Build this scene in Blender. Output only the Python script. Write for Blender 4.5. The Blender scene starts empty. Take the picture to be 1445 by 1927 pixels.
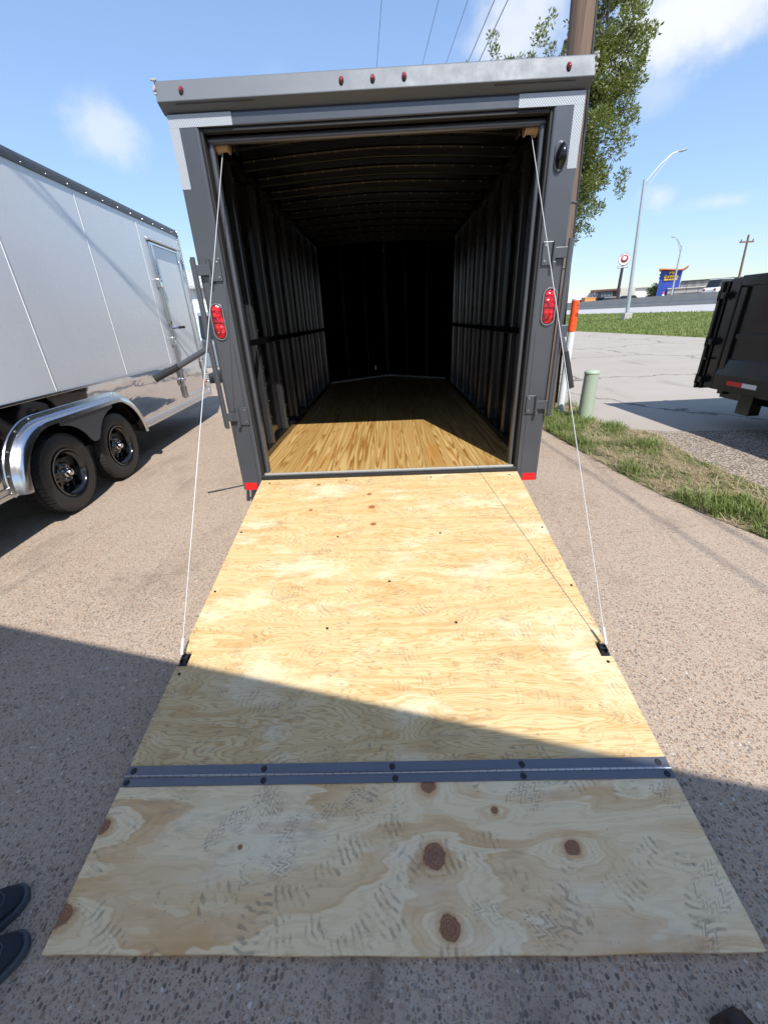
import bpy, math, random
import numpy as np
from mathutils import Matrix, Vector, Euler

random.seed(11)
rng = np.random.default_rng(7)
R = math.radians
SC = bpy.context.scene
COL = SC.collection

# ------------------------------------------------------------------ camera
CAM_LOC = Vector((0.0353, -2.7586, 1.4679))
CAM_R = Vector((0.99909127, 0.00882567, -0.04169827))
CAM_U = Vector((0.03381898, 0.43127675, 0.90158563))
CAM_D = Vector((-0.02594059, 0.90217652, -0.43058636))
FPX = 764.34            # focal length in pixels of a 1445 px wide picture
cam_data = bpy.data.cameras.new('camera')
cam = bpy.data.objects.new('camera', cam_data)
COL.objects.link(cam)
cam.matrix_world = Matrix(((CAM_R.x, CAM_U.x, -CAM_D.x, CAM_LOC.x),
                           (CAM_R.y, CAM_U.y, -CAM_D.y, CAM_LOC.y),
                           (CAM_R.z, CAM_U.z, -CAM_D.z, CAM_LOC.z), (0, 0, 0, 1)))
cam_data.sensor_fit = 'HORIZONTAL'
cam_data.sensor_width = 36.0
cam_data.lens = 36.0 * FPX / 1445.0
cam_data.clip_start = 0.02
cam_data.clip_end = 5000
SC.camera = cam


def ray(px, py):
    return (CAM_D * FPX + CAM_R * (px - 722.5) - CAM_U * (py - 963.5)).normalized()


def at_z(px, py, z):
    v = ray(px, py)
    return CAM_LOC + v * ((z - CAM_LOC.z) / v.z)


def at_y(px, py, y):
    v = ray(px, py)
    return CAM_LOC + v * ((y - CAM_LOC.y) / v.y)


# ------------------------------------------------------------------ sun, exposure
SUN_DIR = Vector((0.2046, -0.6214, 0.7563)).normalized()     # towards the sun
SUN_EL = math.asin(SUN_DIR.z)
SUN_AZ = math.atan2(SUN_DIR.x, SUN_DIR.y)
sl = bpy.data.lights.new('sun', 'SUN')
sl.energy = 2.5
sl.angle = R(0.4)
sl.color = (1.0, 0.955, 0.885)
sun = bpy.data.objects.new('sun', sl)
COL.objects.link(sun)
sun.rotation_euler = SUN_DIR.to_track_quat('Z', 'Y').to_euler()
SC.view_settings.view_transform = 'Standard'
SC.view_settings.look = 'None'
SC.view_settings.exposure = 1.30
SC.view_settings.gamma = 1.0
SC.view_settings.use_curve_mapping = False
SC.cycles.use_denoising = True
SC.cycles.max_bounces = 6
SC.cycles.diffuse_bounces = 3
SC.cycles.glossy_bounces = 3
SC.cycles.transmission_bounces = 4
SC.cycles.sample_clamp_indirect = 6.0
SC.cycles.caustics_reflective = False
SC.cycles.caustics_refractive = False


# ------------------------------------------------------------------ node helpers
class NT:
    """small wrapper that builds shader nodes; sockets are passed as values"""

    def __init__(self, tree):
        self.t = tree

    def n(self, typ, ins=None, **props):
        nd = self.t.nodes.new(typ)
        for k, v in props.items():
            setattr(nd, k, v)
        for k, v in (ins or {}).items():
            s = nd.inputs[k]
            if isinstance(v, bpy.types.NodeSocket):
                self.t.links.new(v, s)
            else:
                s.default_value = v
        return nd

    def m(self, op, a, b=0.0, c=0.0, clamp=False):
        return self.n('ShaderNodeMath', {0: a, 1: b, 2: c}, operation=op, use_clamp=clamp).outputs[0]

    def add(self, a, b): return self.m('ADD', a, b)
    def sub(self, a, b): return self.m('SUBTRACT', a, b)
    def mul(self, a, b): return self.m('MULTIPLY', a, b)

    def vm(self, op, a, b=(0, 0, 0), out=0):
        return self.n('ShaderNodeVectorMath', {0: a, 1: b}, operation=op).outputs[out]

    def mix(self, f, a, b, mode='MIX'):
        nd = self.n('ShaderNodeMix', {}, data_type='RGBA', blend_type=mode)
        for s, v in ((nd.inputs['Factor'], f), (nd.inputs[6], a), (nd.inputs[7], b)):
            if isinstance(v, bpy.types.NodeSocket):
                self.t.links.new(v, s)
            elif isinstance(v, (int, float)):
                s.default_value = v
            else:
                s.default_value = (*v, 1.0) if len(v) == 3 else v
        return nd.outputs[2]

    def mixf(self, f, a, b):
        return self.add(a, self.mul(f, self.sub(b, a)))

    def step(self, v, lo, hi):
        return self.n('ShaderNodeMapRange', {0: v, 1: lo, 2: hi, 3: 0.0, 4: 1.0}, interpolation_type='SMOOTHSTEP').outputs[0]

    def ramp(self, f, stops, interp='LINEAR'):
        nd = self.n('ShaderNodeValToRGB', {0: f})
        cr = nd.color_ramp
        cr.interpolation = interp
        while len(cr.elements) < len(stops):
            cr.elements.new(0.5)
        for e, (p, c) in zip(cr.elements, stops):
            e.position = p
            e.color = (*c, 1.0) if len(c) == 3 else c
        return nd.outputs[0]

    def obj(self): return self.n('ShaderNodeTexCoord').outputs['Object']
    def pos(self): return self.n('ShaderNodeNewGeometry').outputs['Position']
    def island(self): return self.n('ShaderNodeNewGeometry').outputs['Random Per Island']
    def orand(self): return self.n('ShaderNodeObjectInfo').outputs['Random']

    def map(self, v, loc=(0, 0, 0), rot=(0, 0, 0), scale=(1, 1, 1)):
        return self.n('ShaderNodeMapping', {0: v, 1: loc, 2: rot, 3: scale}).outputs[0]

    def noise(self, v, s=5.0, d=3.0, r=0.5, dist=0.0, color=False, dims='3D', w=None):
        ins = {'Scale': s, 'Detail': d, 'Roughness': r, 'Distortion': dist}
        if v is not None:
            ins['Vector'] = v
        nd = self.n('ShaderNodeTexNoise', {}, noise_dimensions=dims)
        for k, x in ins.items():
            sct = nd.inputs[k]
            if isinstance(x, bpy.types.NodeSocket):
                self.t.links.new(x, sct)
            else:
                sct.default_value = x
        if w is not None:
            if isinstance(w, bpy.types.NodeSocket):
                self.t.links.new(w, nd.inputs['W'])
            else:
                nd.inputs['W'].default_value = w
        return nd.outputs[1 if color else 0]

    def voro(self, v, s, feature='F1', rnd=1.0, dims='3D'):
        return self.n('ShaderNodeTexVoronoi', {'Vector': v, 'Scale': s, 'Randomness': rnd}, feature=feature, voronoi_dimensions=dims)

    def xyz(self, v):
        nd = self.n('ShaderNodeSeparateXYZ', {0: v})
        return nd.outputs[0], nd.outputs[1], nd.outputs[2]

    def comb(self, x, y, z=0.0):
        return self.n('ShaderNodeCombineXYZ', {0: x, 1: y, 2: z}).outputs[0]

    def bump(self, h, strength=0.3, dist=0.01, normal=None):
        ins = {'Height': h, 'Strength': strength, 'Distance': dist}
        if normal is not None:
            ins['Normal'] = normal
        return self.n('ShaderNodeBump', ins).outputs[0]


MATS = {}


def new_mat(name):
    m = bpy.data.materials.new(name)
    m.use_nodes = True
    m.node_tree.nodes.clear()
    t = NT(m.node_tree)
    out = t.n('ShaderNodeOutputMaterial')
    b = t.n('ShaderNodeBsdfPrincipled')
    t.t.links.new(b.outputs[0], out.inputs[0])
    MATS[name] = m

    def setp(**kw):
        for k, v in kw.items():
            k = {'color': 'Base Color', 'rough': 'Roughness', 'metal': 'Metallic', 'normal': 'Normal', 'spec': 'Specular IOR Level',
                 'coat': 'Coat Weight', 'coatr': 'Coat Roughness', 'trans': 'Transmission Weight', 'emis': 'Emission Color', 'emit': 'Emission Strength',
                 'ior': 'IOR', 'sub': 'Subsurface Weight', 'alpha': 'Alpha', 'aniso': 'Anisotropic'}[k]
            s = b.inputs[k]
            if isinstance(v, bpy.types.NodeSocket):
                t.t.links.new(v, s)
            elif k in ('Base Color', 'Emission Color') and len(v) == 3:
                s.default_value = (*v, 1.0)
            else:
                s.default_value = v
    return m, t, setp, b, out


def simple(name, color, rough=0.5, metal=0.0, var=0.12, scale=6.0, bump=0.0, bscale=60.0, **kw):
    """plain paint or metal with a little uneven tone and wear"""
    m, t, setp, b, o = new_mat(name)
    p = t.obj()
    n1 = t.noise(p, scale, 4.0, 0.6)
    lo = tuple(c * (1 - var) for c in color)
    hi = tuple(min(1, c * (1 + var)) for c in color)
    setp(color=t.mix(n1, lo, hi), metal=metal, **kw)
    n2 = t.noise(p, scale * 4, 4.0, 0.65)
    setp(rough=t.mixf(n2, max(0.02, rough * 0.75), min(1, rough * 1.25)))
    if bump:
        setp(normal=t.bump(t.noise(p, bscale, 3.0), bump, 0.004))
    return m


# ------------------------------------------------------------------ world: sky with thin clouds
world = bpy.data.worlds.new('World')
SC.world = world
world.use_nodes = True
wt = NT(world.node_tree)
world.node_tree.nodes.clear()
wout = wt.n('ShaderNodeOutputWorld')
sky = wt.n('ShaderNodeTexSky', {}, sky_type='NISHITA')
sky.sun_disc = False
sky.sun_elevation = SUN_EL
sky.sun_rotation = SUN_AZ
sky.air_density = 1.0
sky.dust_density = 0.15
sky.ozone_density = 2.2
wdir = wt.n('ShaderNodeTexCoord').outputs['Generated']
dx, dy, dz = wt.xyz(wdir)
den = wt.add(wt.m('MAXIMUM', dz, 0.0), 0.16)
cl = wt.comb(wt.m('DIVIDE', dx, den), wt.m('DIVIDE', dy, den), 0.0)
cn = wt.noise(wt.map(cl, loc=(3.1, 0.4, 0)), 0.62, 4.0, 0.56)
layer = wt.mul(wt.step(cn, 0.52, 0.76), 0.65)
wisp = wt.noise(wdir, 8.0, 5.0, 0.62)

wisp22 = wt.m('MULTIPLY_ADD', wisp, 2.2, -0.1)


def cloud(px, py, rx, ry, amt, ang=0.0, soft=0.45):
    c = ray(px, py)
    ex = (ray(px + 10, py + 10 * math.tan(R(ang))) - c).normalized()
    ey = c.cross(ex).normalized()
    ex = ey.cross(c).normalized()
    rxa, rya = rx / FPX * c.dot(CAM_D), ry / FPX * c.dot(CAM_D)
    u = wt.m('DIVIDE', wt.vm('DOT_PRODUCT', wdir, tuple(ex), out=1), rxa)
    v = wt.m('DIVIDE', wt.vm('DOT_PRODUCT', wdir, tuple(ey), out=1), rya)
    front = wt.m('GREATER_THAN', wt.vm('DOT_PRODUCT', wdir, tuple(c), out=1), 0.2)
    r2 = wt.m('SQRT', wt.add(wt.mul(u, u), wt.mul(v, v)))
    val = wt.sub(wisp22, r2)
    return wt.mul(wt.mul(wt.step(val, -0.05, soft + 0.55), amt), front)


mask = layer
for args in ((205, 258, 78, 62, 0.55, 35), (1330, 20, 330, 105, 0.95, -22), (985, 40, 130, 95, 0.75, -30), (1240, 366, 48, 30, 0.65, -10),
             (1355, 378, 95, 24, 0.6, -4), (1230, 170, 90, 50, 0.35, -20)):
    mask = wt.m('MAXIMUM', mask, cloud(*args))
slum = wt.m('DIVIDE', 1.0, wt.m('MULTIPLY_ADD', wt.vm('DOT_PRODUCT', sky.outputs[0], (0.3, 0.5, 0.2), out=1), 0.16, 0.78))
soft = wt.vm('MULTIPLY', sky.outputs[0], wt.comb(wt.mul(slum, 0.96), wt.mul(slum, 0.985), wt.mul(slum, 1.03)))   # roll off the glare
skyc = wt.mix(0.05, soft, (4.0, 4.4, 4.9))      # thin haze over the whole sky
cloudc = wt.mix(wisp, (3.1, 3.3, 3.5), (4.3, 4.4, 4.5))
wcol = wt.mix(mask, skyc, cloudc)
bg = wt.n('ShaderNodeBackground', {0: wcol, 1: 0.104})
wt.t.links.new(bg.outputs[0], wout.inputs[0])


# ------------------------------------------------------------------ mesh helpers
class MB:
    """collects geometry for one mesh object"""

    def __init__(self):
        self.v, self.f = [], []

    def addv(self, pts, faces, M=None):
        o = len(self.v)
        self.v += [tuple(M @ Vector(p)) if M is not None else tuple(p) for p in pts]
        self.f += [tuple(i + o for i in f) for f in faces]
        return self

    def box(self, x0, x1, y0, y1, z0, z1, M=None):
        p = [(x0, y0, z0), (x1, y0, z0), (x1, y1, z0), (x0, y1, z0), (x0, y0, z1), (x1, y0, z1), (x1, y1, z1), (x0, y1, z1)]
        return self.addv(p, [(0, 3, 2, 1), (4, 5, 6, 7), (0, 1, 5, 4), (1, 2, 6, 5), (2, 3, 7, 6), (3, 0, 4, 7)], M)

    def quad(self, a, b, c, d):
        return self.addv([a, b, c, d], [(0, 1, 2, 3)])

    def loft(self, rings, cap0=True, cap1=True, closed=True, M=None):
        n = len(rings[0])
        pts = [p for r in rings for p in r]
        fs = []
        for i in range(len(rings) - 1):
            for j in range(n if closed else n - 1):
                k = (j + 1) % n
                fs.append((i * n + j, i * n + k, (i + 1) * n + k, (i + 1) * n + j))
        if cap0:
            fs.append(tuple(reversed(range(n))))
        if cap1:
            fs.append(tuple(range((len(rings) - 1) * n, len(rings) * n)))
        return self.addv(pts, fs, M)

    def prism(self, poly, axis, a, b, M=None):
        """2D outline extruded along an axis: x -> (y,z), y -> (x,z), z -> (x,y)"""
        def P(p, t):
            return {'x': (t, p[0], p[1]), 'y': (p[0], t, p[1]), 'z': (p[0], p[1], t)}[axis]
        return self.loft([[P(p, a) for p in poly], [P(p, b) for p in poly]], M=M)

    def tube(self, path, r, n=10, caps=True, M=None):
        path = [Vector(p) for p in path]
        rr = r if hasattr(r, '__len__') else [r] * len(path)
        rings = []
        up = None
        for i, p in enumerate(path):
            d = (path[min(i + 1, len(path) - 1)] - path[max(i - 1, 0)]).normalized()
            if up is None:
                up = Vector((0, 0, 1)) if abs(d.z) < 0.9 else Vector((1, 0, 0))
            s = d.cross(up).normalized()
            up = s.cross(d).normalized()
            rings.append([tuple(p + (s * math.cos(2 * math.pi * k / n) + up * math.sin(2 * math.pi * k / n)) * rr[i]) for k in range(n)])
        return self.loft(rings, caps, caps, M=M)

    def cyl(self, a, b, r, n=14, r2=None, M=None):
        return self.tube([a, b], [r, r if r2 is None else r2], n, M=M)

    def lathe(self, prof, n=32, axis='x', M=None, caps=False):
        """profile of (axial, radius)"""
        rings = []
        for a_, r_ in prof:
            ring = []
            for k in range(n):
                c, s = math.cos(2 * math.pi * k / n) * r_, math.sin(2 * math.pi * k / n) * r_
                ring.append({'x': (a_, c, s), 'y': (s, a_, c), 'z': (c, s, a_)}[axis])
            rings.append(ring)
        return self.loft(rings, caps, caps, M=M)

    def build(self, name, mat, parent=None, smooth=False, bevel=0.0, loc=None, rot=None, seg=2):
        me = bpy.data.meshes.new(name)
        me.from_pydata(self.v, [], self.f)
        me.update()
        o = bpy.data.objects.new(name, me)
        COL.objects.link(o)
        if mat is not None:
            me.materials.append(MATS[mat] if isinstance(mat, str) else mat)
        if smooth:
            me.polygons.foreach_set('use_smooth', [True] * len(me.polygons))
            try:
                me.set_sharp_from_angle(angle=R(38))
            except Exception:
                pass
        if bevel:
            b = o.modifiers.new('bevel', 'BEVEL')
            b.width = bevel
            b.segments = seg
            b.limit_method = 'ANGLE'
            b.angle_limit = R(35)
        if loc is not None:
            o.location = loc
        if rot is not None:
            o.rotation_euler = rot
        if parent is not None:
            o.parent = parent
        return o


def tag(o, label=None, cat=None, group=None, kind=None):
    for k, v in (('label', label), ('category', cat), ('group', group), ('kind', kind)):
        if v:
            o[k] = v
    return o


def thing(name, label, cat, loc=(0, 0, 0), rz=0.0, group=None):
    o = bpy.data.objects.new(name, None)
    COL.objects.link(o)
    o.empty_display_size = 0.1
    o.location = loc
    o.rotation_euler = (0, 0, rz)
    return tag(o, label, cat, group)


def copy_tree(o, parent=None):
    c = o.copy()
    COL.objects.link(c)
    c.parent = parent
    for ch in list(o.children):
        copy_tree(ch, c)
    return c


def dup(o, parent, loc=None, rot=None):
    """copy of a part that shares its mesh"""
    c = copy_tree(o, parent)
    if loc is not None:
        c.location = loc
    if rot is not None:
        c.rotation_euler = rot
    return c


def text(name, body, size, mat, parent, loc, rot, extrude=0.003, align='CENTER', bold=0.0):
    cu = bpy.data.curves.new(name, 'FONT')
    cu.body = body
    cu.size = size
    cu.extrude = extrude
    cu.offset = bold
    cu.align_x = align
    cu.align_y = 'CENTER'
    tmp = bpy.data.objects.new(name, cu)
    COL.objects.link(tmp)
    bpy.context.view_layer.update()
    me = bpy.data.meshes.new_from_object(tmp.evaluated_get(bpy.context.evaluated_depsgraph_get()))
    bpy.data.objects.remove(tmp)
    o = bpy.data.objects.new(name, me)
    COL.objects.link(o)
    me.materials.clear()
    me.materials.append(MATS[mat])
    o.location = loc
    o.rotation_euler = rot
    o.parent = parent
    return o


# ------------------------------------------------------------------ materials
simple('charcoal_paint', (0.088, 0.093, 0.105), 0.34, 0.4, 0.10, 2.5, 0.05, 900, coat=0.5, coatr=0.14)
simple('bow_black', (0.030, 0.030, 0.031), 0.22, 0.3, 0.2, 3.0)
simple('black_gloss', (0.0075, 0.0075, 0.0085), 0.20, 0.0, 0.2, 3.0)
simple('black_panel', (0.0060, 0.0060, 0.0066), 0.13, 0.0, 0.2, 2.0, 0.10, 2.2)
simple('black_steel', (0.018, 0.018, 0.019), 0.30, 0.0, 0.25, 4.0, 0.05, 60)
simple('black_rubber', (0.016, 0.016, 0.017), 0.62, 0.0, 0.2, 8.0)
simple('tyre_rubber', (0.028, 0.028, 0.029), 0.52, 0.0, 0.35, 9.0, 0.08, 80)
simple('post_black', (0.085, 0.088, 0.098), 0.18, 0.7, 0.25, 5.0, 0.05, 60)
simple('rim_black', (0.008, 0.008, 0.009), 0.12, 0.0, 0.2, 4.0, coat=0.6)
simple('bare_steel', (0.42, 0.43, 0.45), 0.34, 1.0, 0.15, 8.0)
simple('joint_dirt', (0.07, 0.058, 0.048), 0.95)
simple('aluminium', (0.66, 0.67, 0.69), 0.20, 1.0, 0.10, 6.0, 0.05, 40)
simple('chrome', (0.75, 0.76, 0.78), 0.10, 1.0, 0.05, 6.0)
simple('hood_lit_charcoal', (0.125, 0.14, 0.16), 0.55, 0.2, 0.06, 3.0, 0.05, 900)  # same charcoal paint, lightened to stand for sky light on the hood
simple('hinge_metal', (0.155, 0.158, 0.175), 0.36, 0.55, 0.14, 7.0)
simple('silver_paint', (0.78, 0.805, 0.83), 0.28, 0.0, 0.03, 0.8, 0.10, 1.4, coat=0.25, coatr=0.12)
simple('cove_grey', (0.10, 0.105, 0.115), 0.42, 0.4, 0.10, 4.0)
simple('white_paint', (0.72, 0.73, 0.74), 0.45, 0.0, 0.06, 3.0)
simple('cable_white', (0.50, 0.51, 0.52), 0.42, 0.0, 0.05, 40.0)
simple('spool_tan', (0.56, 0.42, 0.27), 0.45, 0.0, 0.10, 20.0)
simple('spring_steel', (0.34, 0.27, 0.19), 0.45, 0.6, 0.2, 30.0)
simple('red_tape', (0.66, 0.012, 0.014), 0.35, 0.0, 0.10, 60.0, 0.2, 400)
simple('white_tape', (0.70, 0.71, 0.73), 0.35, 0.0, 0.05, 60.0, 0.2, 400)
simple('pedestal_green', (0.36, 0.43, 0.33), 0.45, 0.0, 0.06, 5.0)
simple('pvc_white', (0.66, 0.70, 0.71), 0.40, 0.0, 0.06, 6.0)
simple('sleeve_orange', (0.82, 0.10, 0.018), 0.5, 0.0, 0.08, 20.0, 0.25, 30)
simple('sleeve_print', (0.20, 0.02, 0.008), 0.5)
simple('galvanised', (0.40, 0.44, 0.47), 0.5, 0.4, 0.10, 5.0)
simple('concrete_plain', (0.42, 0.40, 0.37), 0.85, 0.0, 0.15, 3.0, 0.3, 60)
simple('barrier_concrete', (0.36, 0.34, 0.305), 0.85, 0.0, 0.18, 0.9)
simple('road_concrete', (0.43, 0.42, 0.41), 0.9, 0.0, 0.10, 0.5)
simple('stucco_cream', (0.62, 0.58, 0.50), 0.8, 0.0, 0.05, 0.3)
simple('stucco_grey', (0.28, 0.30, 0.32), 0.7, 0.0, 0.06, 0.3)
simple('stucco_white', (0.66, 0.66, 0.64), 0.8, 0.0, 0.05, 0.3)
simple('brown_cladding', (0.14, 0.065, 0.045), 0.7, 0.0, 0.2, 1.0)
simple('dark_trim', (0.035, 0.036, 0.04), 0.5)
simple('window_glass', (0.02, 0.025, 0.03), 0.06, 0.0, 0.1, 2.0)
simple('carwash_blue', (0.030, 0.070, 0.36), 0.5, 0.0, 0.06, 0.3)
simple('carwash_orange', (0.62, 0.20, 0.07), 0.5)
simple('sign_yellow', (0.90, 0.56, 0.03), 0.5)
simple('sign_white', (0.80, 0.80, 0.79), 0.5)
simple('sign_red', (0.45, 0.02, 0.03), 0.5)
simple('sign_dark', (0.03, 0.03, 0.035), 0.5)
simple('metal_roof', (0.30, 0.31, 0.33), 0.45, 0.3, 0.08, 0.3)
simple('light_roof', (0.66, 0.67, 0.68), 0.5, 0.1, 0.06, 0.5)
simple('metal_siding', (0.70, 0.74, 0.77), 0.5, 0.0, 0.05, 0.5)
simple('brick_grey', (0.40, 0.385, 0.37), 0.85, 0.0, 0.16, 1.5)
simple('car_white', (0.75, 0.76, 0.78), 0.2, 0.0, 0.03, 1.0, coat=0.6)
simple('car_dark', (0.02, 0.022, 0.026), 0.2, 0.0, 0.1, 1.0, coat=0.6)
simple('car_blue', (0.20, 0.42, 0.62), 0.2, 0.0, 0.05, 1.0, coat=0.6)
simple('truck_grey', (0.22, 0.27, 0.32), 0.25, 0.2, 0.05, 1.0, coat=0.6)
simple('box_orange', (0.55, 0.25, 0.07), 0.7)
simple('wire_black', (0.02, 0.02, 0.022), 0.6)
simple('shoe_navy', (0.012, 0.017, 0.026), 0.75, 0.0, 0.25, 30.0, 0.3, 300)
simple('shoe_sole', (0.060, 0.070, 0.082), 0.65, 0.0, 0.2, 20.0)
simple('boot_brown', (0.022, 0.011, 0.009), 0.40, 0.0, 0.3, 20.0, 0.1, 120)
simple('trouser_dark', (0.03, 0.034, 0.045), 0.85, 0.0, 0.15, 20.0, 0.3, 400)
simple('shirt_grey', (0.24, 0.26, 0.29), 0.85, 0.0, 0.1, 10.0, 0.2, 300)
simple('skin', (0.48, 0.29, 0.20), 0.5, 0.0, 0.06, 15.0)
simple('hair_dark', (0.02, 0.014, 0.010), 0.6, 0.0, 0.3, 60.0)
simple('eave_beige', (0.42, 0.40, 0.37), 0.7, 0.0, 0.05, 0.6)
simple('bark', (0.12, 0.095, 0.075), 0.9, 0.0, 0.3, 6.0, 0.6, 30)
simple('dump_black', (0.0065, 0.0067, 0.0075), 0.24, 0.0, 0.3, 2.5, 0.12, 3.0)
simple('screw_dark', (0.05, 0.046, 0.042), 0.45, 0.8, 0.2, 40.0)
simple('screw_bright', (0.6, 0.6, 0.6), 0.3, 0.9, 0.1, 40.0)
simple('floor_trim', (0.62, 0.60, 0.54), 0.4, 0.5, 0.08, 8.0)
simple('amber_lens', (0.55, 0.10, 0.015), 0.2, 0.0, 0.1, 30.0, coat=0.5)


def mat_mirror():
    m, t, setp, b, o = new_mat('polished_skirt')
    p = t.obj()
    w = t.noise(t.map(p, scale=(1, 1.0, 2.6)), 2.3, 2.0, 0.5, 0.5)
    setp(color=t.mix(t.noise(p, 1.3, 3.0), (0.66, 0.665, 0.68), (0.78, 0.785, 0.80)), metal=1.0, rough=0.045, normal=t.bump(w, 0.10, 0.02))


def mat_lens():
    m, t, setp, b, o = new_mat('red_lens')
    p = t.obj()
    v = t.voro(p, 34.0, rnd=0.85)
    d = v.outputs['Distance']
    setp(color=t.mix(t.step(d, 0.15, 0.75), (0.78, 0.010, 0.020), (0.20, 0.001, 0.004)), rough=0.08, coat=1.0, coatr=0.03,
         normal=t.bump(d, 0.8, 0.012))


def mat_tape():
    m, t, setp, b, o = new_mat('diamond_tape')
    x, y, z = t.xyz(t.obj())
    u = t.add(x, z)
    v = t.sub(x, z)
    su = t.m('ABSOLUTE', t.m('SINE', t.mul(u, 230.0)))
    sv = t.m('ABSOLUTE', t.m('SINE', t.mul(v, 230.0)))
    k = t.m('MINIMUM', su, sv)
    setp(color=t.mix(t.step(k, 0.10, 0.45), (0.13, 0.155, 0.18), (0.50, 0.535, 0.57)), rough=0.28, metal=0.1, normal=t.bump(k, 0.3, 0.002))


def mat_tread_plate():
    m, t, setp, b, o = new_mat('tread_plate')
    x, y, z = t.xyz(t.obj())
    su = t.m('ABSOLUTE', t.m('SINE', t.mul(t.add(t.add(x, y), z), 85.0)))
    sv = t.m('ABSOLUTE', t.m('SINE', t.mul(t.sub(t.add(x, y), z), 85.0)))
    setp(color=(0.62, 0.63, 0.65), metal=1.0, rough=0.24, normal=t.bump(t.m('MAXIMUM', su, sv), 0.9, 0.01))


def footprints(t, p, scale, seed, presence):
    """boot prints scattered at random: each Voronoi cell carries one turned sole with a lug pattern"""
    q = t.map(p, loc=(seed * 1.37, seed * 0.71, 0), scale=(1, 1, 0))
    vo = t.voro(q, scale, rnd=0.9, dims='2D')
    cx, cy, cz = t.xyz(vo.outputs['Color'])
    loc = t.vm('SUBTRACT', q, vo.outputs['Position'])
    loc = t.vm('ADD', loc, t.vm('MULTIPLY', t.vm('SUBTRACT', t.noise(q, 38.0, 2.0, color=True), (0.5, 0.5, 0.5)), (0.016, 0.016, 0)))
    lx, ly, _ = t.xyz(loc)
    ang = t.mul(t.sub(cx, 0.5), 3.6)
    ca, sa = t.m('COSINE', ang), t.m('SINE', ang)
    u = t.sub(t.mul(lx, ca), t.mul(ly, sa))
    v = t.add(t.mul(lx, sa), t.mul(ly, ca))
    # sole outline: forefoot ellipse and heel ellipse
    def ell(v0, a, b):
        e = t.add(t.m('POWER', t.m('ABSOLUTE', t.m('DIVIDE', u, a)), 2.0), t.m('POWER', t.m('ABSOLUTE', t.m('DIVIDE', t.sub(v, v0), b)), 2.0))
        return t.sub(1.0, t.step(e, 0.75, 1.05))
    shape = t.m('MAXIMUM', ell(0.045, 0.046, 0.085), ell(-0.085, 0.034, 0.045))
    bars = t.step(t.m('SINE', t.add(t.mul(v, 330.0), t.mul(t.m('ABSOLUTE', u), 60.0))), 0.0, 0.5)
    zig = t.step(t.m('SINE', t.add(t.mul(v, 300.0), t.mul(t.m('PINGPONG', u, 0.012), 620.0))), -0.5, 0.5)
    dots = t.mul(t.step(t.m('SINE', t.mul(t.add(u, v), 210.0)), -0.3, 0.3), t.step(t.m('SINE', t.mul(v, 190.0)), -0.2, 0.3))
    lug = t.mixf(t.m('GREATER_THAN', cy, 0.55), bars, t.mixf(t.m('GREATER_THAN', cy, 0.80), zig, dots))
    worn = t.step(t.noise(q, 15.0, 3.0, 0.75), 0.42, 0.64)
    keep = t.m('GREATER_THAN', presence, cz)
    return t.mul(t.mul(shape, lug), t.mul(worn, keep))


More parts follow.
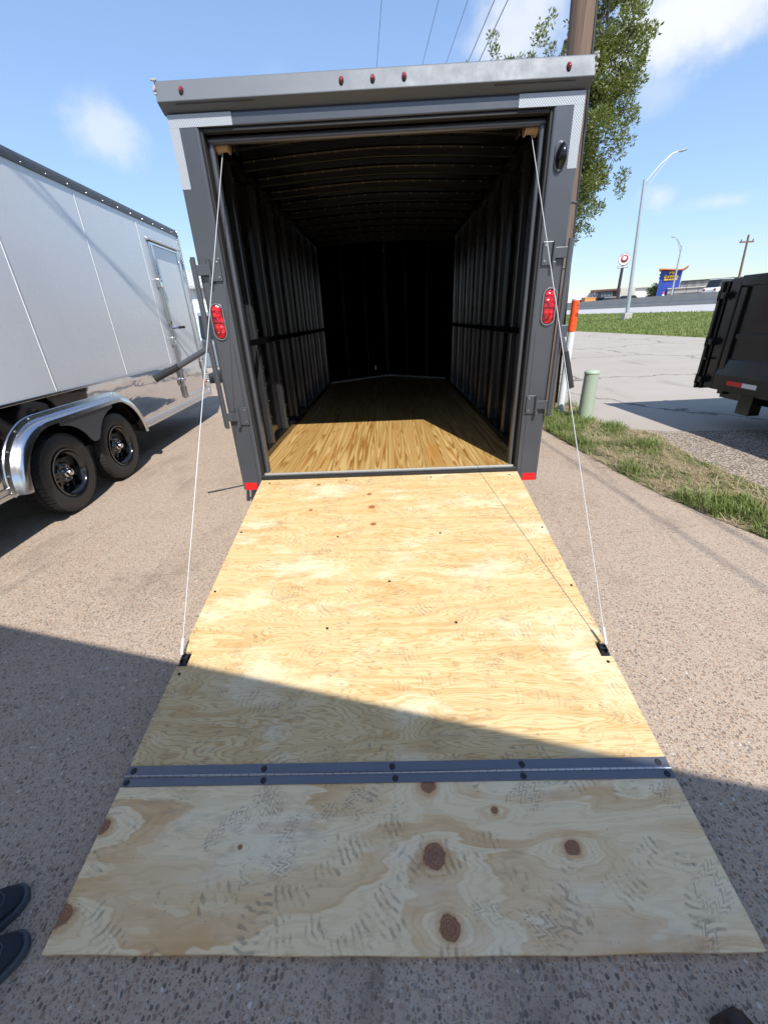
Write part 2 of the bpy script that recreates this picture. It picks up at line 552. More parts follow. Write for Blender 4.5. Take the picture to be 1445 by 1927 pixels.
def mat_ply(name, freq, amp, knots, stretch, sharp, foot, pal):
    m, t, setp, b, o = new_mat(name)
    p = t.obj()
    x, y, z = t.xyz(p)
    n1 = t.noise(t.map(p, scale=(stretch, 4.6, 1)), 1.0, 4.0, 0.55, 0.35)
    n2 = t.noise(t.map(p, loc=(5, 2, 0), scale=(stretch * 3, 30, 1)), 1.0, 3.0, 0.6)
    f = t.add(t.add(t.mul(y, freq), t.mul(n1, amp)), t.mul(n2, 0.35))
    core = None
    ringv = None
    halo = None
    kn = t.mul(t.sub(t.noise(p, 34.0, 3.0, 0.6), 0.5), 0.9)
    for kx, ky, kr in knots:
        kr = kr * 0.82
        ddx, ddy = t.sub(x, kx), t.sub(y, ky)
        d = t.m('SQRT', t.add(t.mul(ddx, ddx), t.mul(t.mul(ddy, ddy), 1.25)))
        de = t.m('SQRT', t.add(t.mul(t.mul(ddx, ddx), 0.30), t.mul(t.mul(ddy, ddy), 1.3)))
        e = t.m('EXPONENT', t.mul(t.m('POWER', t.m('DIVIDE', de, kr * 1.9), 1.4), -1.0))
        f = t.add(f, t.mul(e, 1.5 if sharp else 1.6))
        dn = t.add(t.m('DIVIDE', d, kr), kn)
        c = t.sub(1.0, t.step(dn, 0.86, 1.06))
        h = t.sub(1.0, t.step(dn, 0.9, 1.9))
        core = c if core is None else t.m('MAXIMUM', core, c)
        halo = h if halo is None else t.m('MAXIMUM', halo, h)
        ringv = t.mul(c, dn) if ringv is None else t.add(ringv, t.mul(c, dn))
    s = t.m('SINE', t.mul(f, 6.283))
    s01 = t.add(t.mul(s, 0.5), 0.5)
    band = t.step(s01, 0.52, 0.70) if sharp else t.step(s01, 0.40, 0.86)
    blot = t.step(t.noise(t.map(p, scale=(1.6, 4.5, 1)), 1.3, 3.0, 0.6), 0.38, 0.66)
    band = t.mul(band, t.add(0.30, t.mul(blot, 0.70)))
    streak = t.noise(t.map(p, scale=(3.0, 190.0, 1)), 1.0, 2.0, 0.65)
    thin = t.mul(t.step(t.m('SINE', t.mul(f, 30.0 if sharp else 36.0)), 0.1, 1.0), t.add(0.35, t.mul(t.step(streak, 0.36, 0.62), 0.65)))
    pale = t.mix(streak, pal[0], pal[1])
    tan = t.mix(streak, pal[2], pal[3])
    col = t.mix(t.mul(band, 0.95 if sharp else 0.62), pale, tan)
    col = t.mix(t.mul(thin, 0.22 if sharp else 0.72), col, (0.43, 0.23, 0.065))
    white = t.step(t.noise(t.map(p, loc=(9, 4, 0), scale=(1.6, 3.6, 1)), 1.4, 4.0, 0.6), 0.50, 0.68)
    col = t.mix(t.mul(white, 0.40), col, (0.84, 0.76, 0.58))
    if core is not None:
        col = t.mix(t.mul(halo, 0.50), col, (0.50, 0.22, 0.055))
        rr = t.m('SINE', t.add(t.mul(ringv, 22.0), t.mul(n2, 9.0)))
        kc = t.mix(t.step(rr, -0.8, 0.9), (0.235, 0.100, 0.046), t.mix(streak, (0.24, 0.095, 0.042), (0.40, 0.205, 0.105)))
        col = t.mix(core, col, kc)
    # pitch specks and scuffs
    pit = t.step(t.noise(t.map(p, scale=(1, 1.8, 1)), 60.0, 2.0, 0.5), 0.70, 0.77)
    col = t.mix(t.mul(pit, 0.55), col, (0.13, 0.06, 0.025))
    # dirt: boot prints plus dusty grey scuffing
    fp = t.m('MAXIMUM', footprints(t, p, 3.4, 1.0, foot), footprints(t, p, 4.3, 4.3, foot))
    if sharp:
        fp = t.m('MAXIMUM', fp, footprints(t, p, 5.1, 8.1, foot * 0.8))
    smear = t.mul(t.step(t.noise(p, 3.2, 3.0, 0.65), 0.48, 0.70), t.step(t.noise(t.map(p, rot=(0, 0, 0.6), scale=(14, 60, 1)), 1.0, 2.0, 0.7), 0.42, 0.66))
    dirt = t.m('MAXIMUM', t.mul(fp, 0.46 if sharp else 0.42), t.mul(smear, 0.30 if sharp else 0.38))
    col = t.mix(dirt, col, (0.120, 0.108, 0.095))
    setp(color=col, rough=t.mixf(dirt, 0.52, 0.8), spec=0.35,
         normal=t.bump(t.add(t.mul(streak, 0.5), t.mul(thin, 0.3)), 0.16, 0.002))


def mat_pine():
    """yellow pine boards with flame grain running along y"""
    m, t, setp, b, o = new_mat('pine_floor')
    p = t.obj()
    r = t.orand()
    off = t.comb(t.mul(r, 37.0), t.mul(r, 91.0), t.mul(r, 13.0))
    q = t.vm('ADD', p, off)
    n1 = t.noise(t.map(q, scale=(9.5, 0.30, 1)), 1.0, 1.6, 0.40, 0.15)
    n2 = t.noise(t.map(q, scale=(30, 3.0, 1)), 1.0, 2.0, 0.5)
    f = t.add(t.mul(n1, t.add(8.0, t.mul(r, 16.0))), t.mul(n2, 0.5))
    saw = t.m('FRACT', f)
    late = t.mul(t.step(saw, 0.30, 0.86), t.sub(1.0, t.step(saw, 0.94, 1.0)))
    streak = t.noise(t.map(q, scale=(170, 2.2, 1)), 1.0, 3.0, 0.6)
    early = t.mix(streak, (0.50, 0.325, 0.11), (0.64, 0.45, 0.19))
    dark = t.mix(r, (0.25, 0.10, 0.014), (0.31, 0.135, 0.026))
    col = t.mix(t.mul(late, 0.92), early, dark)
    tone = t.m('FRACT', t.mul(r, 7.31))
    col = t.mix(t.mul(tone, 0.45), col, (0.33, 0.185, 0.05))
    pitch = t.step(t.noise(t.map(q, loc=(3, 1, 0), scale=(5.0, 0.8, 1)), 1.2, 3.0, 0.55), 0.62, 0.74)
    col = t.mix(t.mul(pitch, 0.55), col, (0.42, 0.17, 0.025))
    scuff = t.step(t.noise(t.map(q, scale=(50, 7, 1)), 1.0, 4.0, 0.7), 0.60, 0.72)
    col = t.mix(t.mul(scuff, 0.20), col, (0.22, 0.15, 0.07))
    setp(color=col, rough=0.36, spec=0.5, normal=t.bump(late, 0.10, 0.002))


def mat_aggregate():
    m, t, setp, b, o = new_mat('exposed_aggregate')
    p = t.pos()
    q = t.map(p, scale=(1, 1, 0))
    v1 = t.voro(t.map(q, scale=(1.0, 0.82, 1)), 80.0, dims='2D')
    v2 = t.voro(t.map(q, loc=(3, 7, 0), scale=(0.85, 1.0, 1)), 150.0, dims='2D')
    c1, k1, h1 = t.xyz(v1.outputs['Color'])
    c2, k2, h2 = t.xyz(v2.outputs['Color'])
    r1 = t.add(0.16, t.mul(k1, 0.30))
    s1 = t.mul(t.sub(1.0, t.step(t.sub(v1.outputs['Distance'], r1), -0.05, 0.03)), t.m('GREATER_THAN', h1, 0.18))
    s2 = t.mul(t.sub(1.0, t.step(t.sub(v2.outputs['Distance'], t.add(0.16, t.mul(k2, 0.26))), -0.06, 0.04)), t.m('GREATER_THAN', h2, 0.25))
    stones = [(0.0, (0.11, 0.09, 0.075)), (0.13, (0.19, 0.145, 0.115)), (0.28, (0.28, 0.175, 0.12)), (0.44, (0.35, 0.28, 0.22)), (0.60, (0.22, 0.20, 0.18)),
              (0.70, (0.36, 0.24, 0.17)), (0.84, (0.44, 0.39, 0.34)), (0.975, (0.60, 0.55, 0.49))]
    st1 = t.ramp(c1, stones, 'CONSTANT')
    st2 = t.ramp(c2, stones, 'CONSTANT')
    big = t.noise(q, 0.7, 4.0, 0.6)
    cem = t.mix(t.noise(q, 240.0, 3.0, 0.6), (0.35, 0.262, 0.190), (0.52, 0.405, 0.305))
    col = t.mix(t.mul(s2, 0.9), cem, st2)
    col = t.mix(t.mul(s1, 0.95), col, st1)
    x, y, z = t.xyz(p)
    # pale scrape lines and tyre dust along the drive, dark drips
    lines = t.noise(t.map(t.map(q, rot=(0, 0, R(-5.0))), scale=(11.0, 0.10, 1)), 1.0, 3.0, 0.7)
    dust = t.mul(t.step(lines, 0.58, 0.70), t.step(t.m('ABSOLUTE', t.add(x, 2.15)), 0.8, 0.2))
    col = t.mix(t.mul(dust, 0.35), col, (0.52, 0.46, 0.39))
    col = t.mix(t.mul(t.step(big, 0.30, 0.62), 0.22), col, (0.50, 0.43, 0.35))
    grime = t.step(t.noise(t.map(q, loc=(1.7, 5.2, 0), scale=(1.0, 0.55, 1)), 1.6, 4.0, 0.65), 0.52, 0.72)
    col = t.mix(t.mul(grime, 0.42), col, (0.19, 0.145, 0.11))
    tyre = t.mul(t.step(t.noise(t.map(t.map(q, rot=(0, 0, R(8.0))), loc=(0.3, 0, 0), scale=(4.2, 0.16, 1)), 1.0, 3.0, 0.6), 0.60, 0.68), t.step(t.noise(q, 9.0, 3.0, 0.7), 0.36, 0.56))
    col = t.mix(t.mul(tyre, 0.30), col, (0.13, 0.105, 0.085))
    oil = t.mul(t.step(t.noise(t.map(q, scale=(2.2, 0.9, 1)), 1.1, 4.0, 0.6), 0.60, 0.74), t.step(x, 0.6, 1.4))
    col = t.mix(t.mul(oil, 0.32), col, (0.12, 0.105, 0.095))
    spot = t.step(t.noise(q, 2.6, 2.0, 0.5), 0.74, 0.79)
    col = t.mix(t.mul(spot, 0.35), col, (0.10, 0.09, 0.08))
    h = t.add(t.mul(s1, 1.0), t.mul(s2, 0.5))
    setp(color=col, rough=0.85, spec=0.25, normal=t.bump(t.add(h, t.mul(t.noise(q, 180.0, 2.0), 0.6)), 0.55, 0.005))


def mat_asphalt():
    m, t, setp, b, o = new_mat('old_asphalt')
    q = t.map(t.pos(), scale=(1, 1, 0))
    g = t.noise(q, 90.0, 3.0, 0.7)
    big = t.noise(t.map(q, scale=(0.5, 1.2, 1)), 0.5, 5.0, 0.6)
    col = t.mix(g, (0.30, 0.262, 0.222), (0.45, 0.400, 0.345))
    col = t.mix(t.mul(t.step(big, 0.35, 0.7), 0.35), col, (0.44, 0.415, 0.385))
    # cracks
    w = t.vm('ADD', q, t.vm('MULTIPLY', t.noise(q, 1.3, 4.0, 0.65, color=True), (1.1, 1.1, 0)))
    v = t.voro(w, 0.23, 'DISTANCE_TO_EDGE', dims='2D')
    crack = t.sub(1.0, t.step(v.outputs['Distance'], 0.003, 0.013))
    col = t.mix(t.mul(crack, 0.75), col, (0.07, 0.065, 0.06))
    stain = t.step(t.noise(t.map(q, loc=(4, 2, 0), scale=(2.0, 0.5, 1)), 0.9, 4.0, 0.6), 0.55, 0.75)
    col = t.mix(t.mul(stain, 0.30), col, (0.15, 0.14, 0.13))
    setp(color=col, rough=0.9, spec=0.2, normal=t.bump(t.add(g, t.mul(crack, -1.5)), 0.45, 0.006))


def mat_gravel():
    m, t, setp, b, o = new_mat('tan_gravel')
    q = t.map(t.pos(), scale=(1, 1, 0))
    v = t.voro(q, 48.0, dims='2D')
    c, k, h = t.xyz(v.outputs['Color'])
    col = t.ramp(c, [(0.0, (0.16, 0.125, 0.10)), (0.3, (0.30, 0.245, 0.20)), (0.6, (0.40, 0.335, 0.275)), (0.85, (0.52, 0.45, 0.38))])
    col = t.mix(t.mul(t.step(v.outputs['Distance'], 0.25, 0.6), 0.8), col, (0.10, 0.078, 0.06))
    setp(color=col, rough=0.9, spec=0.2, normal=t.bump(v.outputs['Distance'], -1.0, 0.02))


def mat_soil():
    m, t, setp, b, o = new_mat('dry_verge')
    q = t.map(t.pos(), scale=(1, 1, 0))
    g = t.noise(t.map(q, rot=(0, 0, 0.5), scale=(18, 70, 1)), 1.0, 5.0, 0.7)
    big = t.noise(q, 2.6, 4.0, 0.6)
    dry = t.mix(g, (0.22, 0.165, 0.10), (0.44, 0.35, 0.23))
    grn = t.mix(g, (0.06, 0.09, 0.025), (0.15, 0.19, 0.06))
    setp(color=t.mix(t.step(big, 0.42, 0.60), dry, grn), rough=0.95, spec=0.1, normal=t.bump(g, 0.8, 0.02))


def mat_turf():
    m, t, setp, b, o = new_mat('berm_turf')
    q = t.pos()
    g = t.noise(t.map(q, scale=(1.0, 0.55, 1)), 5.5, 6.0, 0.75)
    big = t.noise(q, 0.35, 4.0, 0.6)
    col = t.mix(g, (0.075, 0.105, 0.028), (0.27, 0.30, 0.095))
    col = t.mix(t.mul(t.step(big, 0.48, 0.7), 0.5), col, (0.26, 0.255, 0.10))
    setp(color=col, rough=0.95, spec=0.1, normal=t.bump(g, 1.0, 0.12))


def mat_leafy(name, cols, rough=0.5, trans=0.25):
    m, t, setp, b, o = new_mat(name)
    r = t.island()
    n = t.noise(t.pos(), 1.4, 3.0, 0.6)
    f = t.add(t.mul(r, 0.65), t.mul(n, 0.35))
    col = t.ramp(f, [(i / (len(cols) - 1), c) for i, c in enumerate(cols)])
    setp(color=col, rough=rough, spec=0.35)
    tr = t.n('ShaderNodeBsdfTranslucent', {0: t.mix(0.5, col, (0.30, 0.36, 0.05))})
    mx = t.n('ShaderNodeMixShader', {0: trans, 1: b.outputs[0], 2: tr.outputs[0]})
    t.t.links.new(mx.outputs[0], o.inputs[0])


def mat_pole():
    m, t, setp, b, o = new_mat('pole_wood')
    p = t.obj()
    g = t.noise(t.map(p, scale=(26, 26, 0.8)), 1.0, 5.0, 0.65)
    fine = t.noise(t.map(p, scale=(90, 90, 2.0)), 1.0, 3.0, 0.6)
    col = t.mix(g, (0.075, 0.045, 0.033), (0.27, 0.195, 0.15))
    crack = t.sub(1.0, t.step(t.noise(t.map(p, loc=(3, 3, 0), scale=(34, 34, 0.5)), 1.0, 4.0, 0.6), 0.34, 0.42))
    col = t.mix(t.mul(crack, 0.75), col, (0.035, 0.025, 0.02))
    col = t.mix(t.mul(fine, 0.25), col, (0.22, 0.17, 0.14))
    setp(color=col, rough=0.9, spec=0.15, normal=t.bump(t.sub(t.add(g, t.mul(fine, 0.4)), crack), 0.7, 0.012))


def mat_corrugated(name, color, freq, axis=0):
    m, t, setp, b, o = new_mat(name)
    c = t.xyz(t.obj())[axis]
    w = t.m('SINE', t.mul(c, freq))
    setp(color=t.mix(t.step(w, -0.6, 0.9), tuple(k * 0.72 for k in color), color), rough=0.5, metal=0.1, normal=t.bump(w, 0.6, 0.03))


mat_mirror()
mat_lens()
mat_tape()
mat_tread_plate()
RK = [(-0.491, 0.096, 0.017), (-0.130, 0.240, 0.019), (-0.109, 0.389, 0.026), (-0.098, 0.568, 0.021), (-0.503, 0.401, 0.015)]
FK = [(0.114, 0.040, 0.030), (0.117, 0.222, 0.042), (0.520, 0.205, 0.028), (0.142, 0.369, 0.035), (-0.915, 0.341, 0.038), (-0.915, 0.139, 0.030),
      (0.316, 0.110, 0.014), (-0.461, 0.195, 0.008)]
mat_ply('plywood_ramp', 9.0, 7.0, RK, 0.9, False, 0.95, ((0.56, 0.395, 0.185), (0.71, 0.545, 0.305), (0.43, 0.245, 0.080), (0.57, 0.35, 0.145)))
mat_ply('plywood_flap', 3.2, 4.2, FK, 1.1, True, 0.72, ((0.78, 0.575, 0.325), (0.88, 0.705, 0.445), (0.60, 0.335, 0.130), (0.72, 0.445, 0.205)))
mat_pine()
mat_aggregate()
mat_asphalt()
mat_gravel()
mat_soil()
mat_turf()
mat_leafy('oak_leaf', [(0.05, 0.068, 0.020), (0.10, 0.13, 0.034), (0.18, 0.205, 0.060), (0.29, 0.305, 0.115)], 0.4, 0.42)
mat_leafy('grass_blade', [(0.07, 0.11, 0.025), (0.15, 0.21, 0.055), (0.26, 0.32, 0.11), (0.42, 0.40, 0.20)], 0.5, 0.35)
mat_leafy('grass_straw', [(0.26, 0.20, 0.11), (0.42, 0.34, 0.20), (0.52, 0.45, 0.29)], 0.6, 0.25)
mat_leafy('far_leaf', [(0.012, 0.025, 0.010), (0.03, 0.05, 0.016), (0.06, 0.085, 0.025)], 0.6, 0.2)
mat_pole()
mat_corrugated('ribbed_siding', (0.66, 0.70, 0.73), 24.0, 0)
mat_corrugated('ribbed_parapet', (0.30, 0.29, 0.29), 5.0, 0)
mat_corrugated('ribbed_roof', (0.62, 0.62, 0.62), 20.0, 0)


# ------------------------------------------------------------------ setting: ground, driveway, verge, road
def sheet(name, poly, z, mat, parent=None, kind='structure'):
    o = MB().addv([(x, y, z) for x, y in poly], [tuple(range(len(poly)))]).build(name, mat, parent)
    return tag(o, kind=kind) if parent is None else o


sheet('ground', [(-900, -900), (900, -900), (900, 1500), (-900, 1500)], -0.012, 'old_asphalt')

EDGE = [(-9.0, 4.6), (-3.0, 4.2), (-1.6, 3.35), (-0.9, 2.86), (-0.32, 2.57), (0.0, 2.455), (0.49, 2.325), (1.0, 2.26), (1.7, 2.20), (2.66, 2.13), (4.3, 1.95), (12.0, 1.2)]


def edge_x(y):
    for (y0, x0), (y1, x1) in zip(EDGE, EDGE[1:]):
        if y0 <= y <= y1:
            return x0 + (x1 - x0) * (y - y0) / (y1 - y0)
    return EDGE[0][1] if y < EDGE[0][0] else EDGE[-1][1]


drive = sheet('driveway', [(-14, -9)] + [(x - 0.02, y) for y, x in EDGE] + [(-14, 12)], -0.006, 'joint_dirt')


def jline(k, x):
    return -0.36 + 0.115 * x + 3.35 * k


for k in range(-3, 4):
    for xa, xb in ((-14.0, -5.35), (-5.342, 5.0)):
        def lo(x): return jline(k, x) + 0.004
        def hi(x): return jline(k + 1, x) - 0.004
        poly = [(xa, lo(xa))]
        if xb < 0:
            poly += [(xb, lo(xb)), (xb, hi(xb))]
        else:
            ys = [y for y, _ in EDGE]
            y0 = lo(2.6)
            for _ in range(4):
                y0 = lo(edge_x(y0))
            y1 = hi(2.4)
            for _ in range(4):
                y1 = hi(edge_x(y1))
            yy = [y0] + [y for y in np.arange(math.ceil(y0 / 0.13) * 0.13, y1, 0.13)] + [y1]
            poly += [(edge_x(y) + (random.uniform(-0.012, 0.012) if 0 < i < len(yy) - 1 else 0), y) for i, y in enumerate(yy)]
        poly += [(xa, hi(xa))]
        MB().prism(poly, 'z', -0.10, 0.0).build('concrete_slab', 'exposed_aggregate', drive)

outer_px = [(1111, 789), (1161, 803), (1238, 818), (1311, 865), (1396, 900), (1445, 921)]
OUT = [(3.05, 4.45), (3.25, 3.9)] + [tuple(at_z(*p, 0)[:2]) for p in outer_px] + [(3.95, -0.2), (4.9, -1.6), (6.0, -4.0), (6.0, -9.0)]
VERGE = [(x - 0.006, y) for y, x in EDGE if y <= 4.3] + OUT
sheet('verge_soil', VERGE, 0.004, 'dry_verge')
GR = [OUT[i] for i in range(3, len(OUT))]
sheet('gravel', [(x - 0.08, y) for x, y in GR] + [(16, -9), (16, 2.2), (7.5, 2.42), (4.8, 2.36), (3.6, 2.45)], -0.003, 'tan_gravel')


def inside(poly, x, y):
    c = False
    j = len(poly) - 1
    for i in range(len(poly)):
        xi, yi = poly[i]
        xj, yj = poly[j]
        if (yi > y) != (yj > y) and x < (xj - xi) * (y - yi) / (yj - yi) + xi:
            c = not c
        j = i
    return c


def edge_dist(poly, x, y):
    d = 9.0
    for (x0, y0), (x1, y1) in zip(poly, poly[1:] + poly[:1]):
        vx, vy = x1 - x0, y1 - y0
        tt = max(0, min(1, ((x - x0) * vx + (y - y0) * vy) / (vx * vx + vy * vy + 1e-9)))
        d = min(d, math.hypot(x - x0 - tt * vx, y - y0 - tt * vy))
    return d


def blades(name, n, mat, hmin, hmax, want, wid=0.0035, lean=0.6):
    mb = MB()
    count = 0
    while count < n:
        x, y = random.uniform(1.9, 5.2), random.uniform(-2.2, 4.4)
        if not inside(VERGE, x, y) or random.random() > want(x, y):
            continue
        count += 1
        h = random.uniform(hmin, hmax) * (0.55 + 0.75 * want(x, y))
        a = random.uniform(0, 2 * math.pi) if random.random() < 0.45 else random.gauss(2.6, 0.7)
        l = random.uniform(0.15, 1.0) * lean * h * 1.6
        ca, sa = math.cos(a), math.sin(a)
        w = wid * random.uniform(0.7, 1.4)
        px, py = -sa * w, ca * w
        p = [(x - px, y - py, 0.0), (x + px, y + py, 0.0),
             (x + ca * l * .35 + px * .8, y + sa * l * .35 + py * .8, h * .62), (x + ca * l * .35 - px * .8, y + sa * l * .35 - py * .8, h * .62),
             (x + ca * l, y + sa * l, h * random.uniform(0.7, 1.0))]
        mb.addv(p, [(0, 1, 2, 3), (3, 2, 4)])
    return mb.build(name, mat)


def clump(x, y):
    n = (math.sin(x * 5.1 + 1.3 * math.sin(y * 3.1)) * math.sin(y * 4.3 + 1.7 * math.sin(x * 2.9 + 1)) + 0.55 * math.sin(x * 11 + y * 7) * math.sin(y * 13 - x * 5)) * 0.5 + 0.5
    near = 1.0 - min(1, abs(x - edge_x(y) - 0.16) / 0.42)
    patch = math.exp(-((x - 2.35) ** 2 / 0.35 + (y - 3.3) ** 2 / 0.5))
    return max(0.0, min(1.0, (n - 0.42) * 1.6 + 0.46 * near + 0.55 * patch))


tag(blades('verge_grass', 12500, 'grass_blade', 0.04, 0.115, clump), 'green tufted grass along the edge of the concrete driveway', 'grass', kind='stuff')
tag(blades('dry_grass', 7500, 'grass_straw', 0.02, 0.06, lambda x, y: 0.25 + 0.75 * max(0, 1 - clump(x, y)), 0.003, 2.2),
    'dry straw coloured grass thatch on the verge beside the gravel', 'grass', kind='stuff')

# berm, raised road and barrier run almost along y
DY = Vector((-0.085, 1.0, 0)).normalized()


def strip(name, prof, y0, y1, mat, n=1, jitter=0.0):
    """profile of (x at y=25, z) swept along the road direction"""
    mb = MB()
    rows = []
    for i in range(n + 1):
        y = y0 + (y1 - y0) * i / n
        rows.append([(x + DY.x / DY.y * (y - 25), y, z + random.uniform(-jitter, jitter)) for x, z in prof])
    mb.loft(rows, False, False, closed=False)
    return mb.build(name, mat, smooth=True)


tag(strip('berm', [(14.6, -0.012), (14.9, 0.05), (17.0, 0.35), (19.5, 0.72), (21.8, 0.93), (22.4, 0.97)], -30, 260, 'berm_turf', 240, 0.02), kind='structure')
tag(strip('highway', [(22.38, 0.95), (31.6, 1.43)], -30, 260, 'road_concrete', 4), kind='structure')
bar = thing('concrete_barrier', 'long grey concrete barrier wall along the far side of the raised highway', 'barrier', (31.0, 25, 1.40))
for i in range(40):
    y0 = -40 + i * 6.0
    mb = MB()
    rows = []
    for y in (y0 + 0.02, y0 + 5.98):
        rows.append([(x + DY.x / DY.y * y, y, z) for x, z in ((-0.05, 0), (0.0, 0.25), (0.12, 0.45), (0.16, 1.0), (0.40, 1.0), (0.6, 0.0))])
    mb.loft(rows).build('barrier_segment', 'barrier_concrete', bar)

tb, tt_ = [], []
turf = MB()
for i in range(26000):
    y = random.uniform(14, 60)
    u = random.random() ** 1.3
    x = 14.6 + 7.6 * u + DY.x / DY.y * (y - 25)
    z = -0.012 + np.interp(14.6 + 7.6 * u, [14.6, 14.9, 17.0, 19.5, 21.8, 22.4], [-0.012, 0.05, 0.35, 0.72, 0.93, 0.97])
    h = random.uniform(0.05, 0.17)
    a = random.uniform(0, math.pi)
    w = random.uniform(0.02, 0.05)
    lx, ly = random.uniform(-.08, .08), random.uniform(-.08, .08)
    turf.addv([(x - math.cos(a) * w, y - math.sin(a) * w, z - .02), (x + math.cos(a) * w, y + math.sin(a) * w, z - .02), (x + lx, y + ly, z + h)], [(0, 1, 2)])
tag(turf.build('berm_grass', 'grass_blade'), 'mown green grass covering the slope below the highway', 'grass', kind='stuff')

# added unseen canopy: roof edge shades the foreground, open pale form lets fill in
shade_canopy = thing('canopy', 'unseen pale open canopy on posts, added behind the photographer to shade the foreground', 'canopy', (0.39, -4.08, 0), R(-15.2))
MB().box(-11, 9, -3.6, 0, 3.06, 3.2).build('roof', 'white_paint', shade_canopy, bevel=0.01)
for cx in (-9.5, -4.9, -.3, 4.2, 8.0):
    for cy in (-.55, -3.2):
        MB().box(cx - .06, cx + .06, cy - .06, cy + .06, 0, 3.06).build('shade_post', 'white_paint', shade_canopy)
    MB().box(cx - .05, cx + .05, -3.4, -.2, 2.92, 3.06).build('roof_beam', 'white_paint', shade_canopy)

# ------------------------------------------------------------------ main trailer (open, black, rear towards us)
T = thing('cargo_trailer', 'open charcoal enclosed cargo trailer with its plywood ramp lowered to the concrete', 'trailer')
SZ = 0.475
for s in (-1, 1):
    MB().box(min(s * .917, s * 1.067), max(s * .917, s * 1.067), 0, 0.09, 0.365, 2.459).build('corner_post', 'charcoal_paint', T, bevel=0.012, seg=3)
MB().box(-.9168, .9168, 0.001, 0.09, 2.403, 2.4585).build('header', 'charcoal_paint', T, bevel=0.006)
MB().prism([(-.047, 2.492), (-.024, 2.577), (-.012, 2.583), (.14, 2.585), (.14, 2.461), (.012, 2.461), (-.035, 2.486)], 'x', -1.085, 1.085).build('rear_hood', 'hood_lit_charcoal', T, bevel=0.004)
MB().box(-1.05, 1.05, 0.012, 0.10, 2.4595, 2.4608).build('hood_gap', 'black_rubber', T)
for s in (-1, 1):   # sealant blobs at the hood ends
    mb = MB()
    for i in range(22):
        c = Vector((s * (1.088 + random.uniform(-.004, .004)), -0.04 + random.uniform(-.004, .05), 2.50 + 0.09 * i / 21))
        mb.lathe([(-.006, 0.001), (-.003, .006), (.003, .006), (.006, .001)], 6, 'z', Matrix.Translation(c))
    mb.build('sealant_bead', 'concrete_plain', T, smooth=True)
for x in (-.955, -.155, 0.0, .155, .955):
    z = 2.5335
    b = MB().lathe([(0.004, 0.019), (-0.004, 0.018), (-0.007, 0.0135)], 20, 'y', Matrix.Diagonal((.64, 1, 1.0, 1))).build('marker_light', 'black_rubber', T, True, loc=(x, -0.0375, z), rot=(R(-15), 0, 0))
    MB().lathe([(-0.004, 0.0135), (-0.011, 0.012), (-0.015, 0.007), (-0.016, 0.0005)], 20, 'y', Matrix.Diagonal((.64, 1, 1.0, 1))).build('lens', 'red_lens', b, True)
# reflective tapes
for s in (-1, 1):
    MB().box(min(s * .735, s * 1.066), max(s * .735, s * 1.066), -0.0015, 0.0, 2.405, 2.4575).build('reflective_tape', 'diamond_tape', T)
    MB().box(min(s * 1.016, s * 1.066), max(s * 1.016, s * 1.066), -0.0015, 0.0, 2.148, 2.4045).build('reflective_tape', 'diamond_tape', T)
    MB().box(min(s * .962, s * 1.052), max(s * .962, s * 1.052), -0.0015, 0.0, 0.369, 0.424).build('red_reflector', 'red_tape', T)
    MB().box(min(s * .60, s * 1.0), max(s * .60, s * 1.0), -0.036, -0.006, 2.4832, 2.4838, Matrix.Rotation(0, 4, 'X')).build('tape_strip', 'cove_grey', T)
for s in (-1, 1):
    MB().box(s * .945 - .0014, s * .945 + .0014, -.0008, .0, .43, 1.36).build('post_seam', 'black_rubber', T)
# inner jambs, gasket and header trim
for s in (-1, 1):
    MB().box(min(s * .903, s * .9165), max(s * .903, s * .9165), 0.012, 0.11, SZ - .03, 2.402).build('gasket', 'black_rubber', T, bevel=0.004)
    MB().box(min(s * .872, s * .902), max(s * .872, s * .902), 0.055, 0.105, SZ - .02, 2.36).build('inner_jamb', 'charcoal_paint', T, bevel=0.012, seg=3)
    MB().box(min(s * .985, s * .90), max(s * .985, s * .90), 0.106, 0.165, SZ, 2.44).build('jamb_return', 'black_gloss', T, bevel=0.006)
MB().box(-.9, .9, 0.012, 0.05, 2.385, 2.402).build('gasket', 'black_rubber', T, bevel=0.004)
MB().tube([(-.90, 0.075, 2.367), (.90, 0.075, 2.367)], 0.018, 12).build('header_tube', 'charcoal_paint', T, True)
MB().box(-.98, .98, 0.092, 0.17, 2.385, 2.458).build('header_back', 'black_gloss', T)
# sill
MB().box(-.916, .916, -0.012, 0.030, 0.44, 0.4655).build('sill_channel', 'black_steel', T, bevel=0.004)
MB().box(-.916, .916, 0.002, 0.018, 0.4655, 0.471).build('sill_lip', 'charcoal_paint', T, bevel=0.002)
MB().box(-.916, .916, 0.0305, 0.046, 0.455, 0.4775).build('floor_trim', 'floor_trim', T, bevel=0.002)
# floor boards and nose floor
W0 = 1.962 / 14
for i in range(14):
    x0 = -.981 + i * W0
    MB().box(-W0 / 2 + .0014, W0 / 2 - .0014, 0.047, 4.655, 0.445, 0.4752).build('floor_board', 'pine_floor', T, loc=(x0 + W0 / 2, 0, random.uniform(-.0003, .0003)))
MB().prism([(-.98, 4.66), (.98, 4.66), (0, 5.42)], 'z', 0.44, 0.474).build('nose_floor', 'spool_tan', T)
for s in (-1, 1):
    MB().tube([(s * .978, 4.665, .484), (0, 5.405, .484)], 0.011, 6).build('nose_trim', 'white_paint', T)
